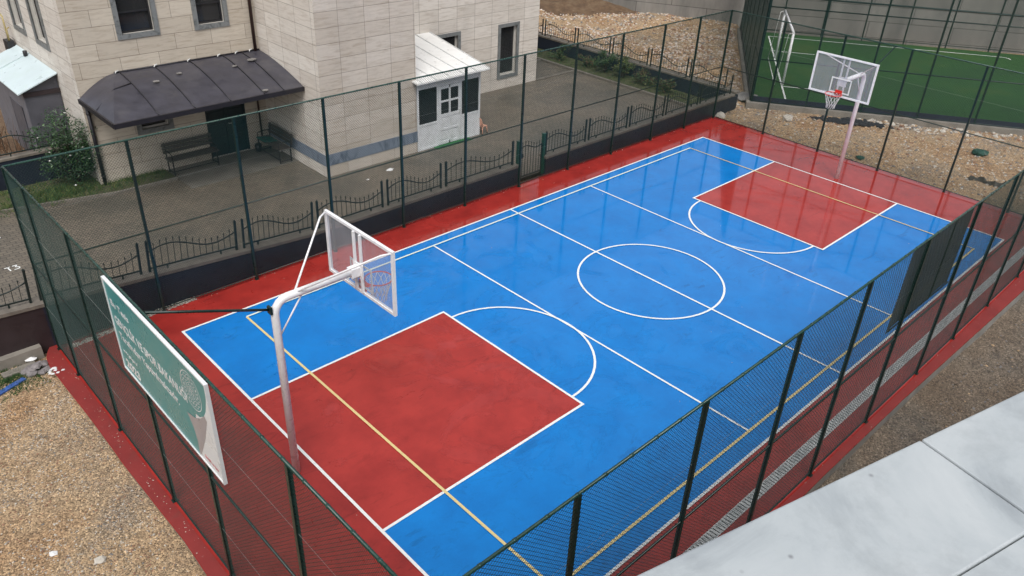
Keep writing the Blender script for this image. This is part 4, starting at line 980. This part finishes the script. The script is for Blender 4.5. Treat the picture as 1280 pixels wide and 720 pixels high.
# cement sack heap
s=MB()
for k in range(26):
    a=random.random()*6.28; q=random.random()**.5; s.rock((q*.24*math.cos(a),q*.17*math.sin(a),.05+.10*(1-q)),.09,.5)
o=s.build('rubble_heap',M['sackgrey']); o.location=(-11.98,5.62,gh(-11.98,5.62)); tag(o,'small heap of grey lumps at the rounded red corner of the court','rubble heap')
s=MB(); s.box(-.28,.28,-.05,.05,0,.03); s.box(-.28,.10,.055,.075,0,.015); o=s.build('painted_plank',M['blueplank']); o.location=(-12.52,5.35,gh(-12.5,5.35)+.01); o.rotation_euler=(0,0,R(22)); tag(o,'short blue plank lying on the gravel at the left edge','plank')
def scrap(name,label,x,y,z,w,mat,cat='litter'):
    s=MB(); n=9; pts=[(w*random.uniform(.4,.7)*math.cos(2*math.pi*k/n),w*.6*random.uniform(.4,.7)*math.sin(2*math.pi*k/n)) for k in range(n)]
    c=(0,0,w*.28)
    for k in range(n):
        a,b=pts[k],pts[(k+1)%n]; s.face([(a[0],a[1],random.uniform(0,w*.08)),(b[0],b[1],0),c])
    o=s.build(name,mat); o.location=(x,y,z); tag(o,label,cat); return o
scrap('plastic_bag','crumpled white plastic scrap by the brown wall footing',-11.98,5.93,.0,.18,M['litter'])
s=MB()
for k in range(10): a=k*.6; s.face([(.02*k*math.cos(a)-.1,.10*math.sin(a),.004),(.02*k*math.cos(a)-.06,.10*math.sin(a)+.04,.004),(.02*k*math.cos(a)-.02,.10*math.sin(a)+.01,.005),(.02*k*math.cos(a)-.05,.10*math.sin(a)-.03,.004)])
o=s.build('paint_splash',M['litter']); o.location=(-11.70,5.25,.003); tag(o,'white paint splash on the rounded red corner kerb','paint splash')
s=MB(); nn=12
for i in range(nn):
    for j in range(6):
        def q(i,j): return (-.55+1.1*i/nn, -.13+.26*j/6+.14*math.sin(i*.55), .03+.09*math.sin(j*math.pi/6)*(1+.5*math.sin(i*1.7))+.02*math.sin(i*2.3+j))
        s.face([q(i,j),q(i+1,j),q(i+1,j+1),q(i,j+1)],0,True)
o=s.build('crumpled_tarp',M['tarp']); o.location=(13.3,-3.15,gh(13.3,-3.15)); o.rotation_euler=(0,0,R(-62)); tag(o,'dark crumpled tarp on the earth strip at the right, near the fence','tarp')
s=MB(); [s.rock((random.uniform(-.2,.2),random.uniform(-.12,.12),.08),random.uniform(.12,.2),.6) for _ in range(7)]; o=s.build('plastic_sack',M['bluebox']); o.location=(15.9,-2.0,gh(15.9,-2.0)); tag(o,'dark green sack among the white rubble by the pitch kerb','sack')
s=MB(); s.rock((0,0,.05),.16,.4); o=s.build('plastic_sack',M['bluebox']); o.location=(12.05,.46,gh(12.05,.46)); tag(o,'small green sack flattened against the far court fence','sack')
s=MB()
for _ in range(320): p=(max(-1.5,min(1.5,random.gauss(0,.6))),random.gauss(0,.16)); s.rock((p[0],p[1],.0+.03*math.exp(-p[0]**2)),random.uniform(.05,.11),.4)
o=s.build('dark_rubbish_heap',M['black']); p=tp(14.1,6.6); o.location=(p[0],p[1],gh(p[0],p[1])); o.rotation_euler=(0,0,math.atan2(TT[1],TT[0])); tag(o,'long low heap of blackened rubble in front of the pitch kerb, behind the far hoop','rubble heap')
# white crumbs where the long fence meets
scrap('paper_litter','scrap of white paper on the paving in front of the tower wall',-.95,9.3,.002,.22,M['litter'])
scrap('paper_litter','tiny white scrap on the paving below the left part of the tower wall',-1.9,9.1,.002,.10,M['litter'])
# painted mark on the street
def mark(label,x,y,segs):
    s=MB()
    for a,b in segs: strip(s,[a,b],.03,.004)
    o=s.build('paint_mark',M['white_line']); o.location=(x,y,0.001); o.rotation_euler=(0,0,R(5)); tag(o,label,'paint mark')
mark('white sprayed mark like T3 on the paving at the left edge',-11.22,9.92,[((-.15,.10),(-.03,.10)),((-.08,.10),(-.08,-.10)),((.02,.10),(.12,.10)),((.12,.10),(.06,.02)),((.06,.02),(.13,-.03)),((.13,-.03),(.11,-.10)),((.11,-.10),(.0,-.10))])
s=MB(); s.prism([(.05*math.cos(k),.05*math.sin(k)) for k in [0,1,2,3,4,5]],0,.006); o=s.build('paint_mark',M['white_line']); o.location=(-11.05,11.72,.001); tag(o,'round white paint dot on the paving at the left edge','paint mark')

# ------------------------------------------------------------------ building we look from
ang=R(-14.2); E0=Vector((-12.44,-9.04)); u=Vector((math.cos(ang),math.sin(ang))); v_=Vector((-u.y,u.x))   # v_ points to the court
SZ=8.45
def cp(a,b,z): p=E0+u*a+v_*b; return (p.x,p.y,z)
t=thing('marble_coping','white marble coping slabs on the parapet at the bottom right of the view','coping')
for a0,a1 in ((-3.0,-1.403),(-1.397,-.003),(.003,1.397),(1.403,2.8),(2.806,4.2)):
    s=MB(); s.hexa([cp(a0,-.262,SZ-.03),cp(a1,-.262,SZ-.03),cp(a1,0,SZ-.03),cp(a0,0,SZ-.03),cp(a0,-.262,SZ),cp(a1,-.262,SZ),cp(a1,0,SZ),cp(a0,0,SZ)]); s.build('slab',M['copemarble'],t,.004)
s=MB(); s.hexa([cp(-3,-.25,SZ-.05),cp(4.2,-.25,SZ-.05),cp(4.2,-.03,SZ-.05),cp(-3,-.03,SZ-.05),cp(-3,-.25,SZ-.031),cp(4.2,-.25,SZ-.031),cp(4.2,-.03,SZ-.031),cp(-3,-.03,SZ-.031)]); s.build('mortar_bed',M['cap'],t)
for (a,b,k) in ((-.33,-.035,.006),(-.30,-.033,.007),(-.38,-.03,.005),(.035,-.03,.007),(-.22,-.02,.003)): pass
t=thing('viewpoint_building','pale rendered building under the marble coping, from whose edge the court is seen','building')
s=MB(); s.hexa([cp(-12,-8,-.4),cp(16,-8,-.4),cp(16,-.05,-.4),cp(-12,-.05,-.4),cp(-12,-8,SZ-1.0),cp(16,-8,SZ-1.0),cp(16,-.05,SZ-1.0),cp(-12,-.05,SZ-1.0)]); s.build('wall',M['palekerb'],t)
s=MB(); s.hexa([cp(-3,-.26,SZ-.998),cp(4.2,-.26,SZ-.998),cp(4.2,-.05,SZ-.998),cp(-3,-.05,SZ-.998),cp(-3,-.26,SZ-.052),cp(4.2,-.26,SZ-.052),cp(4.2,-.05,SZ-.052),cp(-3,-.05,SZ-.052)]); s.build('parapet',M['palekerb'],t)
s=MB(); s.hexa([cp(-3,-.50,SZ-.10),cp(4.2,-.50,SZ-.10),cp(4.2,-.265,SZ-.10),cp(-3,-.265,SZ-.10),cp(-3,-.50,SZ-.006),cp(4.2,-.50,SZ-.006),cp(4.2,-.265,SZ-.006),cp(-3,-.265,SZ-.006)]); s.build('inner_ledge',M['copemarble'],t)

# ------------------------------------------------------------------ light, sky, camera
w=bpy.data.worlds.new('World'); sc.world=w; w.use_nodes=True; nt=w.node_tree; bg=nt.nodes['Background']
sky=nt.nodes.new('ShaderNodeTexSky'); sky.sky_type='NISHITA'; sky.sun_disc=False; sky.sun_elevation=R(57); sky.sun_rotation=R(222); sky.air_density=1.; sky.dust_density=4.; sky.ozone_density=1.
hs=nt.nodes.new('ShaderNodeHueSaturation'); hs.inputs['Saturation'].default_value=.30; nt.links.new(sky.outputs[0],hs.inputs['Color'])
nt.links.new(hs.outputs[0],bg.inputs['Color']); bg.inputs['Strength'].default_value=.15
sun=bpy.data.lights.new('sun','SUN'); sun.energy=1.0; sun.angle=R(25); sun.color=(1,.97,.93); so=bpy.data.objects.new('sun',sun); col.objects.link(so)
az=R(222); el=R(57); dv=Vector((math.sin(az)*math.cos(el),math.cos(az)*math.cos(el),math.sin(el))); so.rotation_euler=dv.to_track_quat('Z','Y').to_euler()
cam=bpy.data.cameras.new('camera'); co=bpy.data.objects.new('camera',cam); col.objects.link(co); sc.camera=co
a,b,c_=R(-44.857),R(58.749),R(2.702)
co.matrix_world=Matrix.Translation((-13.991,-9.331,9.571))@(Matrix.Rotation(a,4,'Z')@Matrix.Rotation(b,4,'X')@Matrix.Rotation(c_,4,'Z'))
cam.sensor_width=36; cam.lens=983.8/1280*36; cam.clip_start=.05; cam.clip_end=1000
sc.view_settings.view_transform='Standard'; sc.view_settings.look='None'; sc.view_settings.exposure=0.32; sc.view_settings.gamma=1
